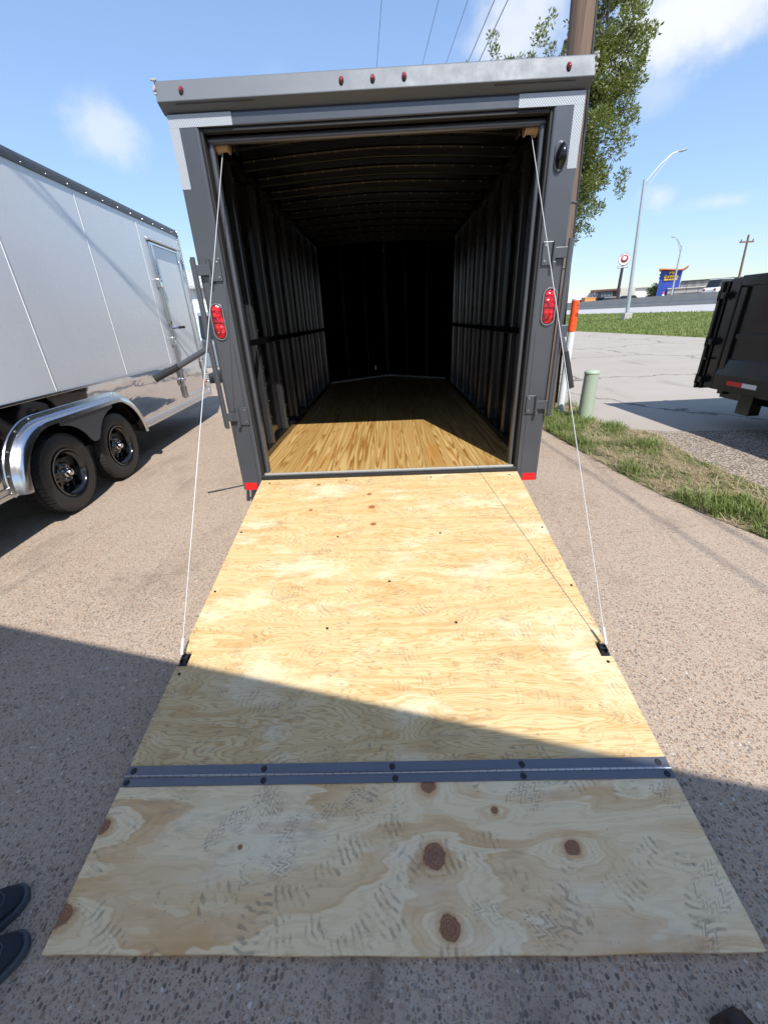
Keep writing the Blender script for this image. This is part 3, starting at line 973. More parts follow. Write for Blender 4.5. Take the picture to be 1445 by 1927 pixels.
# walls, posts, rails
for s in (-1, 1):
    MB().box(min(s * 1.038, s * 1.058), max(s * 1.038, s * 1.058), 0.09, 4.70, 0.40, 2.556).build('side_wall', 'black_panel', T)
    MB().box(min(s * .9815, s * 1.0375), max(s * .9815, s * 1.0375), 0.166, 4.66, 0.44, 0.528).build('floor_rail', 'black_gloss', T, bevel=0.004)
    MB().box(min(s * .985, s * 1.037), max(s * .985, s * 1.037), 0.166, 4.66, 2.45, 2.50).build('top_rail', 'black_gloss', T, bevel=0.004)
    MB().box(min(s * .962, s * .9835), max(s * .962, s * .9835), 0.166, 4.66, 1.325, 1.367).build('mid_rail', 'black_gloss', T, bevel=0.004)
    scr = MB()
    y0 = 0.69 if s < 0 else 0.77
    for i in range(8):
        y = y0 + i * 0.535
        if y > 4.5:
            continue
        o = MB().prism([(s * .0265, -.034), (-s * .012, -.030), (-s * .0265, -.013), (-s * .0265, .013), (-s * .012, .030), (s * .0265, .034)], 'z', 0.5285, 2.4495).build('wall_post', 'post_black', T, bevel=0.003, loc=(s * 1.0105, y, 0))
        for k in range(14):
            z = 0.6 + k * 0.135
            for dy in (-.03, .03):
                scr.lathe([(0, .0045), (.003, .0038), (.0045, .001)], 6, 'x', Matrix.Translation((s * .9835, y + dy * .6, z + dy * .4)) @ Matrix.Diagonal((-s, 1, 1, 1)))
    tag(scr.build('post_screws', 'screw_dark', T, True), kind='stuff')
    # nose wall of panels with raised seams
    a, b = Vector((s * 1.05, 4.64, 0)), Vector((0.0, 5.44, 0))
    d = (b - a).normalized()
    nrm = Vector((-d.y, d.x, 0)) * (1 if s < 0 else -1)
    if nrm.y > 0:
        nrm = -nrm
    for i in range(3):
        p0, p1 = a + (b - a) * (i / 3 + .002), a + (b - a) * ((i + 1) / 3 - .002)
        MB().addv([p0 + Vector((0, 0, .47)), p1 + Vector((0, 0, .47)), p1 + Vector((0, 0, 2.545)), p0 + Vector((0, 0, 2.545)),
                   p0 - nrm * .02 + Vector((0, 0, .47)), p1 - nrm * .02 + Vector((0, 0, .47)), p1 - nrm * .02 + Vector((0, 0, 2.545)), p0 - nrm * .02 + Vector((0, 0, 2.545))],
                  [(0, 1, 2, 3), (7, 6, 5, 4), (0, 3, 7, 4), (1, 5, 6, 2), (3, 2, 6, 7), (0, 4, 5, 1)]).build('nose_panel', 'black_panel', T)
        if i:
            q = a + (b - a) * (i / 3) + nrm * .006
            MB().box(-.012, .012, -.006, .006, .475, 2.5).build('seam_strip', 'black_steel', T, bevel=0.003, loc=q, rot=(0, 0, math.atan2(d.y, d.x)))
MB().cyl((0, 5.40, .475), (0, 5.40, 2.5), 0.016, 8).build('seam_strip', 'black_steel', T, True)
MB().box(-.08, .08, 5.425, 5.50, .42, 2.552).build('nose_corner', 'black_steel', T)
MB().box(-.01, .01, -.04, .0, 0, .07).box(-.006, .006, -.08, -.04, .02, .04).build('wall_bracket', 'bare_steel', T, bevel=0.003, loc=(-.22, 5.12, .62))
# ceiling and roof bows (slightly crowned)
def crown(x): return 2.515 + 0.045 * (1 - (abs(x) / 1.03) ** 1.6)
xs = np.linspace(-1.055, 1.055, 17)
mb = MB()
mb.loft([[(x, .1, crown(x) + .02) for x in xs] + [(x, .1, crown(x) + .035) for x in xs[::-1]], [(x, 4.66, crown(x) + .02) for x in xs] + [(x, 4.66, crown(x) + .035) for x in xs[::-1]]])
mb.prism([(-1.06, 4.6), (1.06, 4.6), (1.06, 4.72), (0, 5.52), (-1.06, 4.72)], 'z', 2.53, 2.56)
mb.build('roof_skin', 'black_panel', T, smooth=True)
for i in range(11):
    y = 0.62 + i * 0.395
    bx = np.linspace(-.984, .984, 15)
    mb = MB()
    prof = [(-.030, .018), (-.030, .013), (-.016, .013), (-.016, -.035), (.016, -.035), (.016, .013), (.030, .013), (.030, .018)]
    mb.loft([[(x, y + a_, crown(x) + b_ - .001) for a_, b_ in prof] for x in bx])
    mb.build('roof_bow', 'bow_black', T, bevel=0.003, seg=1)
scr = MB()
for i in range(11):
    for x in np.linspace(-.9, .9, 13):
        scr.lathe([(0, .005), (-.004, .004), (-.005, .001)], 6, 'z', Matrix.Translation((x, 0.60 + i * .395, crown(x) + .012)))
tag(scr.build('bow_screws', 'spring_steel', T, True), kind='stuff')
# chassis, outside fenders and wheels
mb = MB()
for s in (-1, 1):
    mb.box(min(s * .80, s * .90), max(s * .80, s * .90), 0.35, 4.8, 0.37, 0.4395)
for i in range(9):
    mb.box(-.80, .80, 0.3 + i * .53, 0.36 + i * .53, 0.375, 0.4393)
mb.box(-.916, .916, 0.031, .09, 0.385, 0.4394)
mb.build('chassis', 'black_steel', T)
MB().tube([(-.7, 4.7, .40), (0, 6.5, .40)], .045, 8).tube([(.7, 4.7, .40), (0, 6.5, .40)], .045, 8).cyl((0, 6.4, .42), (0, 6.7, .42), .05).build('tongue', 'black_steel', T)


def make_wheel(name='wheel', holes=10):
    """wheel whose axle lies along local x, outside towards +x, centred on the hub"""
    r = bpy.data.objects.new(name, None)
    COL.objects.link(r)
    r.empty_display_size = 0.1
    rt, wd = 0.352, 0.205
    prof = [(-wd * .40, .205), (-wd * .47, .24), (-wd * .5, .29), (-wd * .46, .328), (-wd * .40, .343), (-wd * .27, .347), (-.031, .347), (-.030, .339), (-.021, .339), (-.020, .348),
            (.020, .348), (.021, .339), (.030, .339), (.031, .347), (wd * .27, .347), (wd * .40, .343), (wd * .46, .328), (wd * .5, .29), (wd * .485, .262), (wd * .49, .255), (wd * .47, .235), (wd * .40, .205)]
    MB().lathe(prof, 56).build('tyre', 'tyre_rubber', r, smooth=True)
    tr = MB()
    for k in range(54):
        for xa, xb, off in ((-wd * .465, -wd * .20, 0), (-.018, .018, .5), (wd * .20, wd * .465, 0), (-wd * .185, -.033, .25), (.033, wd * .185, .75)):
            a0, a1 = 2 * math.pi * (k + off + .15) / 54, 2 * math.pi * (k + off + .85) / 54
            ra, rb = (.3455, .3535)
            def edge_r(x): return 0.3535 - max(0, abs(x) - wd * .36) * 0.55
            pts = []
            for rad in (0, 1):
                for x in (xa, xb):
                    for a in (a0, a1):
                        q = ra - .01 if rad == 0 else edge_r(x)
                        pts.append((x, math.cos(a) * q, math.sin(a) * q))
            tr.addv(pts, [(4, 5, 7, 6), (0, 2, 6, 4), (1, 5, 7, 3), (0, 4, 5, 1), (2, 3, 7, 6)])
    tr.build('tread', 'tyre_rubber', r)
    MB().lathe([(-wd * .40, .206), (wd * .44, .206), (wd * .47, .212), (wd * .485, .209), (wd * .47, .198), (wd * .36, .190), (wd * .30, .176), (wd * .10, .172), (wd * .04, .165)], 48).build('rim', 'rim_black', r, smooth=True)
    disc = MB()
    for k in range(holes):
        a0, a1 = 2 * math.pi * k / holes, 2 * math.pi * (k + 1) / holes
        am = (a0 + a1) / 2
        r0, r1, rc, rh = .088, .168, .130, .026
        out = [(r0 + (r1 - r0) * i / 4, a0) for i in range(4)] + [(r1, a0 + (a1 - a0) * i / 4) for i in range(4)] + \
              [(r1 - (r1 - r0) * i / 4, a1) for i in range(4)] + [(r0, a1 - (a1 - a0) * i / 4) for i in range(4)]
        xo = lambda q: wd * .06 + .03 * (1 - ((q - r0) / (r1 - r0)))
        P = [(xo(q), math.cos(a) * q, math.sin(a) * q) for q, a in out]
        H, Hb = [], []
        cc = (math.cos(am) * rc, math.sin(am) * rc)
        for q, a in out:
            vx, vy = math.cos(a) * q - cc[0], math.sin(a) * q - cc[1]
            l = math.hypot(vx, vy)
            yy, zz = cc[0] + vx / l * rh, cc[1] + vy / l * rh
            H.append((xo(rc), yy, zz))
            Hb.append((xo(rc) - .02, yy, zz))
        n = len(P)
        disc.addv(P + H + Hb, [(i, (i + 1) % n, n + (i + 1) % n, n + i) for i in range(n)] + [(n + i, n + (i + 1) % n, 2 * n + (i + 1) % n, 2 * n + i) for i in range(n)])
    disc.lathe([(wd * .06 + .03, .088), (wd * .06 + .038, .080), (wd * .06 + .036, .045), (wd * .06 + .03, .042)], 40)
    disc.build('wheel_disc', 'rim_black', r, smooth=True)
    MB().lathe([(-.06, .16), (-.03, .16), (-.03, .02)], 24).build('brake_drum', 'black_rubber', r, True)
    h = MB().lathe([(wd * .06 + .02, .042), (wd * .06 + .055, .040), (wd * .06 + .062, .030), (wd * .06 + .085, .028), (wd * .06 + .094, .022), (wd * .06 + .096, .001)], 20).build('hub_cap', 'aluminium', r, True)
    lug = MB()
    for k in range(5):
        a = 2 * math.pi * (k + .3) / 5
        lug.lathe([(wd * .06 + .036, .011), (wd * .06 + .055, .010), (wd * .06 + .060, .004), (wd * .06 + .060, .0005)], 6, 'x', Matrix.Translation((0, math.cos(a) * .062, math.sin(a) * .062)))
    tag(lug.build('lug_nuts', 'bare_steel', r), kind='stuff')
    return r


WHEEL = make_wheel()
WHEEL.parent = T
WHEEL.location = (1.19, 2.05, .352)
for x, y, rz in ((1.19, 2.92, 0), (-1.19, 2.05, math.pi), (-1.19, 2.92, math.pi)):
    dup(WHEEL, T, (x, y, .352), (random.uniform(0, 1), 0, rz))


def arch_path(c, half, ztop, zbot, rad):
    """rounded fender outline along s"""
    pts = [(c - half, zbot)]
    for k in range(13):
        a = math.pi - math.pi / 2 * k / 12
        pts.append((c - half + rad + math.cos(a) * rad, ztop - rad + math.sin(a) * rad))
    for k in range(13):
        a = math.pi / 2 - math.pi / 2 * k / 12
        pts.append((c + half - rad + math.cos(a) * rad, ztop - rad + math.sin(a) * rad))
    pts.append((c + half, zbot))
    return pts


for s in (-1, 1):
    ap = arch_path(2.485, .90, .80, .42, .36)
    mb = MB()
    mb.loft([[(s * 1.06, y, z) for y, z in ap], [(s * 1.31, y, z) for y, z in ap], [(s * 1.312, 2.485 + (y - 2.485) * .96, z - .045) for y, z in ap]], False, False, closed=False)
    mb.build('fender', 'black_gloss', T, smooth=True)

# tail lights
def oval(rx, rz, n=28, cx=0, cz=0):
    st = rz - rx
    return [(cx + math.cos(a) * rx, cz + math.sin(a) * rx + (st if math.sin(a) >= 0 else -st)) for a in [2 * math.pi * (k + .5) / n for k in range(n)]]


for s in (-1, 1):
    o1, o2, o3, o4 = oval(.0445, .105), oval(.042, .1025), oval(.036, .097), oval(.031, .092)
    mb = MB().loft([[(x, 0.0, z) for x, z in o1], [(x, -.010, z) for x, z in o2], [(x, -.010, z) for x, z in o3], [(x, 0.0, z) for x, z in o4]], False, False)
    g_ = mb.build('tail_light', 'bare_steel', T, smooth=True, loc=(s * 1.006, -0.001, 1.489))
    lens = oval(.0305, .0915)
    mb = MB().loft([[(x, 0.0, z) for x, z in lens], [(x, -.007, z) for x, z in lens], [(x * .82, -.011, z * .93) for x, z in lens]], False, True)
    mb.build('lens', 'red_lens', g_, smooth=True)
    led = MB()
    for k in range(5):
        for dx_ in (-.012, .012):
            led.lathe([(0, .0115), (-.003, .0105), (-.0055, .006), (-.006, .0008)], 10, 'y', Matrix.Translation((dx_, -.0105, -.066 + k * .033)))
    tag(led.build('led_domes', 'red_lens', g_, smooth=True), kind='stuff')
# scoop vent high on the right post
mb = MB()
mb.prism([(x, z) for x, z in oval(.030, .066, 22)], 'y', -.006, 0.0)
v = mb.build('vent_scoop', 'charcoal_paint', T, bevel=0.002, loc=(.972, -0.0005, 2.20))
rings = []
for k in range(9):
    tz = k / 8
    hw = .026 * math.sin(math.pi * (0.12 + 0.80 * tz)) + .004
    dp = .050 * math.sin(math.pi * (0.10 + .72 * tz))
    z = -.052 + .104 * tz
    rings.append([(math.cos(a) * hw + .004, -.006 - max(0, math.sin(a)) * dp, z) for a in [math.pi * j / 10 for j in range(11)]])
MB().loft(rings, True, True, closed=False).build('scoop', 'black_gloss', v, smooth=True)
for z in (-.056, .056):
    MB().lathe([(-.006, .007), (-.009, .005), (-.0095, .0005)], 10, 'y', Matrix.Translation((0, 0, z))).build('rivet', 'bare_steel', v, True)

# door cam bars, hinge brackets and handles
for s in (-1, 1):
    bar_ = MB().tube([(s * 1.078, -.028, .835), (s * 1.078, -.028, 1.83)], .0135, 12).build('cam_bar', 'charcoal_paint', T, True)
    MB().box(-.007, .007, -.004, .004, .84, 1.82).build('bar_web', 'charcoal_paint', bar_, loc=(s * 1.092, -.022, 0))
    for z0 in (1.705, .850):
        hk = MB().box(-.030, .030, -.006, .006, 0, .118).build('hinge_bracket', 'charcoal_paint', T, bevel=0.003, loc=(s * .962, -.0068, z0))
        MB().tube([(0, -.008, -.006), (0, -.008, .118)], .0105, 10).build('knuckle', 'charcoal_paint', hk, True, loc=(s * .034, -.006, 0))
        MB().box(-.044, .044, -.004, .004, .032, .086).build('strap', 'charcoal_paint', hk, bevel=0.002, loc=(s * .078, -.020, 0))
        MB().box(-.008, .008, -.012, .012, -.008, .020).build('catch', 'charcoal_paint', hk, bevel=0.002, loc=(s * .036, -.016, -.004))
        for zz in (.02, .098):
            MB().lathe([(-.006, .0075), (-.010, .006), (-.0105, .0005)], 10, 'y').build('bolt', 'bare_steel', hk, True, loc=(-s * .015, 0, zz))
HL = [Vector((-1.080, -.030, 1.352)), at_y(335, 690, -.055), at_y(292, 713, -.075)]
HR = [Vector((1.082, -.030, 1.352)), at_y(1064, 662, -.05), at_y(1074, 730, -.065)]
for s, H in ((-1, HL), (1, HR)):
    MB().box(-.028, .028, -.010, .010, -.034, .034).build('handle_mount', 'charcoal_paint', T, bevel=0.003, loc=(s * 1.098, -.030, 1.352))
    mb = MB()
    rings = []
    for p, w_, h_ in ((H[0], .012, .017), (H[0].lerp(H[1], .98), .012, .017), (H[1], .015, .020), (H[2], .015, .021)):
        dv = (H[2] - H[0]).normalized()
        sd = dv.cross(Vector((0, 1, 0))).normalized()
        up = sd.cross(dv).normalized()
        rings.append([tuple(p + sd * h_ * math.cos(a) + up * w_ * math.sin(a)) for a in [2 * math.pi * k / 12 for k in range(12)]])
    mb.loft(rings[:2])
    hd = mb.build('cam_handle', 'charcoal_paint', T, smooth=True)
    MB().loft(rings[2:]).build('grip', 'black_rubber', hd, smooth=True)

# cable drums, torsion springs, cables
for s in (-1, 1):
    dr_ = MB().lathe([(-.034, .012), (-.034, .040), (-.028, .041), (-.026, .031), (.024, .031), (.026, .043), (.031, .044), (.034, .012)], 26).build(
        'cable_drum', 'spool_tan', T, True, loc=(s * .845, .145, 2.372))
    MB().box(-.004, .004, -.03, .035, -.05, .05).build('drum_bracket', 'black_steel', dr_, loc=(-s * .065, 0, .01))
    sp = []
    for k in range(0, 30 * 12):
        a = 2 * math.pi * k / 12
        sp.append((s * (.70 - .56 * k / (30 * 12)), .145 + math.cos(a) * .024, 2.396 + math.sin(a) * .025))
    MB().tube(sp, .0042, 5).build('torsion_spring', 'spring_steel', T, True)
    top = Vector((s * .842, .112, 2.338))
    bot = Vector((s * .902, -1.452, .195))
    c_ = MB().tube([top, top.lerp(bot, .5), bot], .0019, 8).build('cable', 'cable_white', T, True)
    MB().tube([bot + (top - bot).normalized() * .07, bot], .0065, 8).build('cable_ferrule', 'cable_white', c_, True)
MB().tube([(-.86, .145, 2.396), (.86, .145, 2.396)], .011, 8).build('torsion_shaft', 'bare_steel', T, True)

# ramp: main leaf and folding flap
ramp_ang = math.atan2(.36, 1.9)
M1 = Matrix.Translation((0, -.004, .447))
RL = 1.905
HW = .917
nx = .045
poly = [(-HW, .012), (HW, .012), (HW, 1.440), (HW - nx, 1.440), (HW - nx, 1.512), (HW, 1.512), (HW, RL), (-HW, RL), (-HW, 1.512), (-HW + nx, 1.512), (-HW + nx, 1.440), (-HW, 1.440)]
# local y of the leaf points down the slope (towards the camera); the object is turned half round about z
mb = MB()
cells = [(-HW, HW, .012, 1.440), (-HW + nx, HW - nx, 1.440, 1.512), (-HW, HW, 1.512, RL)]
mb.loft([[(x, y, 0) for x, y in poly], [(x, y, -.020) for x, y in poly]])
ramp = mb.build('ramp_door', 'plywood_ramp', T)
ramp.matrix_local = M1 @ Matrix.Rotation(ramp_ang, 4, 'X') @ Matrix.Diagonal((1, -1, 1, 1))
# steel underframe
mb = MB()
for x in (-.88, -.44, 0, .44, .88):
    mb.box(x - .02, x + .02, .03, RL - .02, -.046, -.021)
mb.box(-.90, .90, .012, .03, -.046, -.021).box(-.90, .90, RL - .02, RL - .002, -.046, -.021)
mb.build('ramp_frame', 'black_steel', ramp)
for s in (-1, 1):
    b_ = MB().box(-nx / 2, nx / 2, 1.442, 1.510, -.046, -.012).build('cable_bracket', 'black_steel', ramp, loc=(s * (HW - nx / 2), 0, 0))
    MB().tube([(-.016, 1.472, -.004), (.016, 1.472, -.004)], .006, 8).box(-.016, -.011, 1.455, 1.49, -.012, .004).box(.011, .016, 1.455, 1.49, -.012, .004).build('cable_pin', 'black_gloss', b_)


def screw(parent, x, y, r=.0085, mat='screw_dark', z=0.0):
    MB().lathe([(0, r), (.0022, r * .9), (.003, r * .5), (.0022, r * .4), (.0022, .0003)], 12, 'z').build('screw', mat, parent, True, loc=(x, y, z))


for x, y in ((-.29, 1.334), (.299, 1.32), (-.893, 1.086), (.895, 1.113), (-.895, .608), (.895, .652), (-.302, .679), (.297, .675), (-.888, 1.548), (.888, 1.538),
             (-.85, .055), (-.3, .05), (.3, .05), (.85, .055), (-.003, 1.05)):
    screw(ramp, x, y, .0066)
hp = MB().box(-HW, HW, RL - .004, RL + .026, .0005, .0042).build('hinge_leaf', 'hinge_metal', ramp, bevel=0.001)
kn = MB()
for i in range(64):
    x0 = -HW + i * (2 * HW / 64)
    kn.cyl((x0 + .0008, RL + .030, .0035), (x0 + 2 * HW / 64 - .0008, RL + .030, .0035), .0046, 8)
tag(kn.build('hinge_knuckles', 'bare_steel', ramp, True), kind='stuff')
for x in (-.893, -.440, -.002, .434, .885):
    screw(ramp, x, RL + .012, .0105, 'black_rubber', .0042)

flap_ang = math.atan2(.07, .41)
hp_w = M1 @ Matrix.Rotation(ramp_ang, 4, 'X') @ Matrix.Diagonal((1, -1, 1, 1)) @ Vector((0, RL + .030, 0))
FL = .416
mb = MB()
xs = np.linspace(-HW, HW, 40)
rows = []
def wob(x): return .003 * math.sin(x * 3.1 + 1) + .0012 * math.sin(x * 17)
top = [(x, .008, 0) for x in xs] + [(x, FL + wob(x), 0) for x in xs[::-1]]
mb.loft([top, [(x, y, -.018) for x, y, z in top]])
flap = mb.build('ramp_flap', 'plywood_flap', T)
flap.matrix_local = Matrix.Translation(hp_w) @ Matrix.Rotation(flap_ang, 4, 'X') @ Matrix.Diagonal((1, -1, 1, 1))
MB().box(-HW, HW, .004, .030, .0005, .0042).build('hinge_leaf', 'hinge_metal', flap, bevel=0.001)
for x in (-.900, -.434, .008, .430, .895):
    screw(flap, x, .018, .0105, 'black_rubber', .0042)

# ------------------------------------------------------------------ silver trailer on the left
LT = thing('silver_trailer', 'long silver enclosed trailer with a polished skirt and tandem black wheels', 'trailer', (-2.85, 0.55, 0), R(4.0))
S0, S1 = -2.2, 4.07          # rear and front of the box along local y
ZB, ZK, ZT = 0.375, 1.0, 2.80
LW = 2.55
AC, AH = .485, .985
arch = arch_path(AC, AH, .835, .375, .46)


def arch_z(s):
    if abs(s - AC) >= AH:
        return ZB
    for (a0, z0), (a1, z1) in zip(arch, arch[1:]):
        if a0 <= s <= a1 and a1 > a0:
            return z0 + (z1 - z0) * (s - a0) / (a1 - a0)
    return .835


seams = [S0, -.90, .32, 1.53, 2.75, S1]
for a, b in zip(seams, seams[1:]):
    MB().box(-.02, 0, a + .001, b - .001, ZK, ZT - .085).build('side_panel', 'silver_paint', LT)
for a in seams[1:-1]:
    MB().box(0, .0035, a - .006, a + .006, ZK + .012, ZT - .087).build('panel_seam', 'sign_white', LT, bevel=0.001)
mb = MB()
ss = sorted(set(list(np.linspace(S0, S1, 90)) + [a for a, _ in arch] + [AC - AH - .0005, AC + AH + .0005]))
for s0, s1 in zip(ss, ss[1:]):
    z0, z1 = max(ZB + .08, arch_z(s0)), max(ZB + .08, arch_z(s1))
    mb.quad((0.0, s0, z0), (0.0, s1, z1), (0.0, s1, ZK - .012), (0.0, s0, ZK - .012))
mb.build('skirt_panel', 'polished_skirt', LT)
MB().box(0, .010, S0, S1, ZK - .012, ZK + .010).build('belt_trim', 'aluminium', LT, bevel=0.003)
for a, b in ((S0, AC - AH), (AC + AH, S1)):
    MB().box(-.02, .012, a, b, ZB, ZB + .035).box(-.02, .006, a, b, ZB + .035, ZB + .05).box(-.02, .012, a, b, ZB + .05, ZB + .08).build('lower_rail', 'aluminium', LT, bevel=0.003)
# roof cove
MB().prism([(0, ZT - .085), (.012, ZT - .083), (.014, ZT - .055), (.006, ZT - .05), (.006, ZT - .03), (-.004, ZT), (-.03, ZT + .012), (-.03, ZT - .085)], 'y', S0, S1).build('roof_cove', 'cove_grey', LT)
scr = MB()
for i in range(21):
    y = S0 + .1 + i * .296
    scr.lathe([(0, .005), (.003, .004), (.004, .001)], 8, 'x', Matrix.Translation((.0135, y, ZT - .067)))
tag(scr.build('cove_screws', 'screw_bright', LT, True), kind='stuff')
MB().box(-LW, -.03, S0, S1, ZT - .04, ZT + .005).build('roof', 'light_roof', LT)
MB().box(-LW, -LW + .02, S0, S1, ZB, ZT - .04).build('far_side_wall', 'silver_paint', LT)
MB().box(-LW + .02, -.021, S1 - .02, S1, ZB, ZT - .04).build('front_wall', 'silver_paint', LT)
MB().box(-LW + .02, -.021, S0, S0 + .02, ZB, ZT - .04).build('rear_wall', 'silver_paint', LT)
MB().box(-LW + .02, -.021, S0 + .02, S1 - .02, ZB + .02, ZB + .10).build('floor_deck', 'black_steel', LT)
MB().box(-.045, .014, S1, S1 + .012, ZB, ZT).box(.0005, .013, S1 - .045, S1, ZB, ZT - .09).build('corner_tread_plate', 'tread_plate', LT, bevel=0.002)
mb = MB()
zig = []
for i in range(74):
    z = .45 + i * .031
    mb.box(-.012, .006, S1 + .012, S1 + .026 + .008 * (i % 2), z, z + .017)
tag(mb.build('edge_knurl', 'chrome', LT), kind='stuff')
# wheel well behind the arch
mb = MB()
mb.loft([[(0, s, z) for s, z in arch], [(-.36, s, z) for s, z in arch]], False, False, closed=False)
mb.box(-.38, -.361, AC - AH, AC + AH, .34, .84)
mb.build('wheel_well', 'black_rubber', LT)
# fender: rolled bright band standing off the side, scalloped plate between the wheels
mb = MB()
def off(k): return [(AC + (s - AC) * (1 + k / AH), z + (k if z > ZB + .01 else 0)) for s, z in arch]
mb.loft([[(0.002, s, z) for s, z in off(.055)], [(.012, s, z) for s, z in off(.052)], [(.018, s, z) for s, z in off(.020)], [(.045, s, z) for s, z in off(.012)], [(.075, s, z) for s, z in off(.004)],
         [(.092, s, z) for s, z in off(-.012)], [(.095, s, z) for s, z in off(-.045)], [(.085, s, z) for s, z in off(-.05)], [(.0, s, z) for s, z in off(-.02)]], False, False, closed=False)
mb.build('fender', 'aluminium', LT, smooth=True)
pl = []
hubs = (.06, .91)
rr = .405
topz = .80
pts = []
for k in range(0, 15):
    sv = hubs[0] + .02 + (AC - hubs[0] - .02) * k / 14
    z = .352 + math.sqrt(max(0, rr * rr - (sv - hubs[0]) ** 2)) if sv - hubs[0] < rr * .93 else .352 + rr * .3676
    pts.append((sv, z))
pts = [(hubs[0] + math.sin(a) * rr, .352 + math.cos(a) * rr) for a in np.linspace(.05, 1.02, 16)]
bot_ = pts + [(AC - .045, pts[-1][1] - .035), (AC, pts[-1][1] - .045)]
bot_ = bot_ + [(2 * AC - s, z) for s, z in reversed(bot_[:-1])]
mb = MB()
for (s0, z0), (s1, z1) in zip(bot_, bot_[1:]):
    mb.addv([(.088, s0, z0), (.088, s1, z1), (.088, s1, topz), (.088, s0, topz), (.082, s0, z0), (.082, s1, z1), (.082, s1, topz), (.082, s0, topz)],
            [(0, 1, 2, 3), (7, 6, 5, 4), (0, 4, 5, 1)])
mb.build('fender_scallop', 'cove_grey', LT)
scr = MB()
for s, z in off(.036)[::3]:
    scr.lathe([(.013, .009), (.019, .008), (.021, .001)], 8, 'x', Matrix.Translation((0, s, z)))
tag(scr.build('fender_screws', 'screw_bright', LT, True), kind='stuff')
for s in hubs:
    dup(WHEEL, LT, (-.055, s, .352), (random.uniform(0, 6), 0, 0))
    dup(WHEEL, LT, (-LW + .10, s, .352), (0, 0, math.pi))
MB().cyl((-LW + .1, hubs[0], .352), (-.08, hubs[0], .352), .045).cyl((-LW + .1, hubs[1], .352), (-.08, hubs[1], .352), .045).box(-.30, -.22, -.35, 1.35, .40, .47).build('axles', 'black_steel', LT)
# side door with frame, hinges, cam latch
D0, D1, DZ0, DZ1 = 2.95, 3.86, .50, 2.50
dr = MB().box(.002, .012, D0 + .03, D1 - .03, ZK + .012, DZ1 - .03).build('side_door', 'silver_paint', LT, bevel=0.003)
MB().box(.002, .010, D0 + .03, D1 - .03, DZ0 + .03, ZK - .015).build('door_skirt', 'polished_skirt', dr)
fr = MB()
for a, b in ((D0 - .012, D0 + .028), (D1 - .028, D1 + .012)):
    fr.box(.0005, .022, a, b, DZ0, DZ1)
fr.box(.0005, .022, D0 + .028, D1 - .028, DZ0, DZ0 + .03).box(.0005, .022, D0 + .028, D1 - .028, DZ1 - .03, DZ1)
fr.build('door_frame', 'aluminium', LT, bevel=0.005)
MB().prism([(.0, DZ1 + .005), (.05, DZ1 + .012), (.055, DZ1 + .02), (.0, DZ1 + .045)], 'y', D0 - .05, D1 + .06).build('drip_rail', 'aluminium', LT, bevel=0.002)
MB().tube([(.036, D0 + .012, DZ0 + .02), (.036, D0 + .012, DZ1 - .03)], .011, 10).build('latch_bar', 'chrome', LT, True)
for z in (2.02, 1.30, .74):
    hk = MB().box(.0, .05, D0 - .05, D0 + .055, z - .055, z + .055).build('bar_guide', 'aluminium', LT, bevel=0.012)
    MB().lathe([(.05, .012), (.056, .010), (.057, .001)], 10, 'x', Matrix.Translation((0, D0 + .02, z + .03))).build('bolt', 'screw_dark', hk, True)
hn = MB().cyl((.04, D0 + .012, 1.46), (.10, D0 + .10, 1.47), .013).cyl((.02, D0 + .012, 1.44), (.05, D0 + .03, 1.56), .012).build('door_handle', 'chrome', LT, True)
MB().cyl((.10, D0 + .10, 1.47), (.15, D0 + .19, 1.475), .017).build('grip', 'black_rubber', hn, True)
for z in (.9, 2.3):
    MB().box(.012, .03, D1 - .035, D1 + .03, z - .06, z + .06).build('door_hinge', 'aluminium', LT, bevel=0.004)
for y, z in ((S1 - .12, .62), (-1.6, .62)):
    MB().lathe([(0, .022), (.012, .018), (.016, .002)], 14, 'x', Matrix.Translation((.001, y, z)) @ Matrix.Diagonal((1, 1.6, 1, 1))).build('side_marker', 'amber_lens', LT, True)
MB().tube([(-LW + .4, S1, .45), (-LW / 2, S1 + 1.4, .45)], .05, 8).tube([(-.4, S1, .45), (-LW / 2, S1 + 1.4, .45)], .05, 8).build('tongue', 'black_steel', LT)
MB().cyl((-LW / 2, S1 + 1.1, .0), (-LW / 2, S1 + 1.1, .9), .035).build('tongue_jack', 'bare_steel', LT, True)

# ------------------------------------------------------------------ black dump trailer on the right
DT = thing('dump_trailer', 'black steel dump trailer with red and white tape beside the gravel', 'trailer', (4.20, 2.90, 0.045), R(2.4))
DL, DW = 4.4, 2.05           # the box runs to -y from its tailgate end
MB().box(.045, .06, -DL, -.14, .60, 1.60).build('side_sheet', 'dump_black', DT)
MB().box(.0, .10, -.15, 0, .42, 1.68).build('corner_post', 'dump_black', DT, bevel=0.008)
MB().box(.012, .05, -.155, -.24, .46, 1.58).build('post_angle', 'dump_black', DT, bevel=0.006)
MB().box(-.01, .10, -DL, -.151, 1.59, 1.70).build('top_rail', 'dump_black', DT, bevel=0.01)
MB().prism([(.0, .42), (.0, .60), (.035, .78), (.05, .80), (.062, .80), (.062, .42)], 'y', -DL, -.151).build('bottom_rail', 'dump_black', DT)
MB().box(.03, .07, -DL, -.25, 1.02, 1.08).build('side_rib', 'dump_black', DT, bevel=0.006)
MB().box(-.006, .012, -.36, -.25, 1.605, 1.67).build('tarp_clip', 'bare_steel', DT, bevel=0.003)
for i in range(3):
    MB().box(-.004, .05, -1.15 - i * 1.1, -1.07 - i * 1.1, .60, 1.59).build('side_stake', 'dump_black', DT, bevel=0.006)
MB().box(DW - .06, DW, -DL, 0, .42, 1.70).build('far_side', 'dump_black', DT)
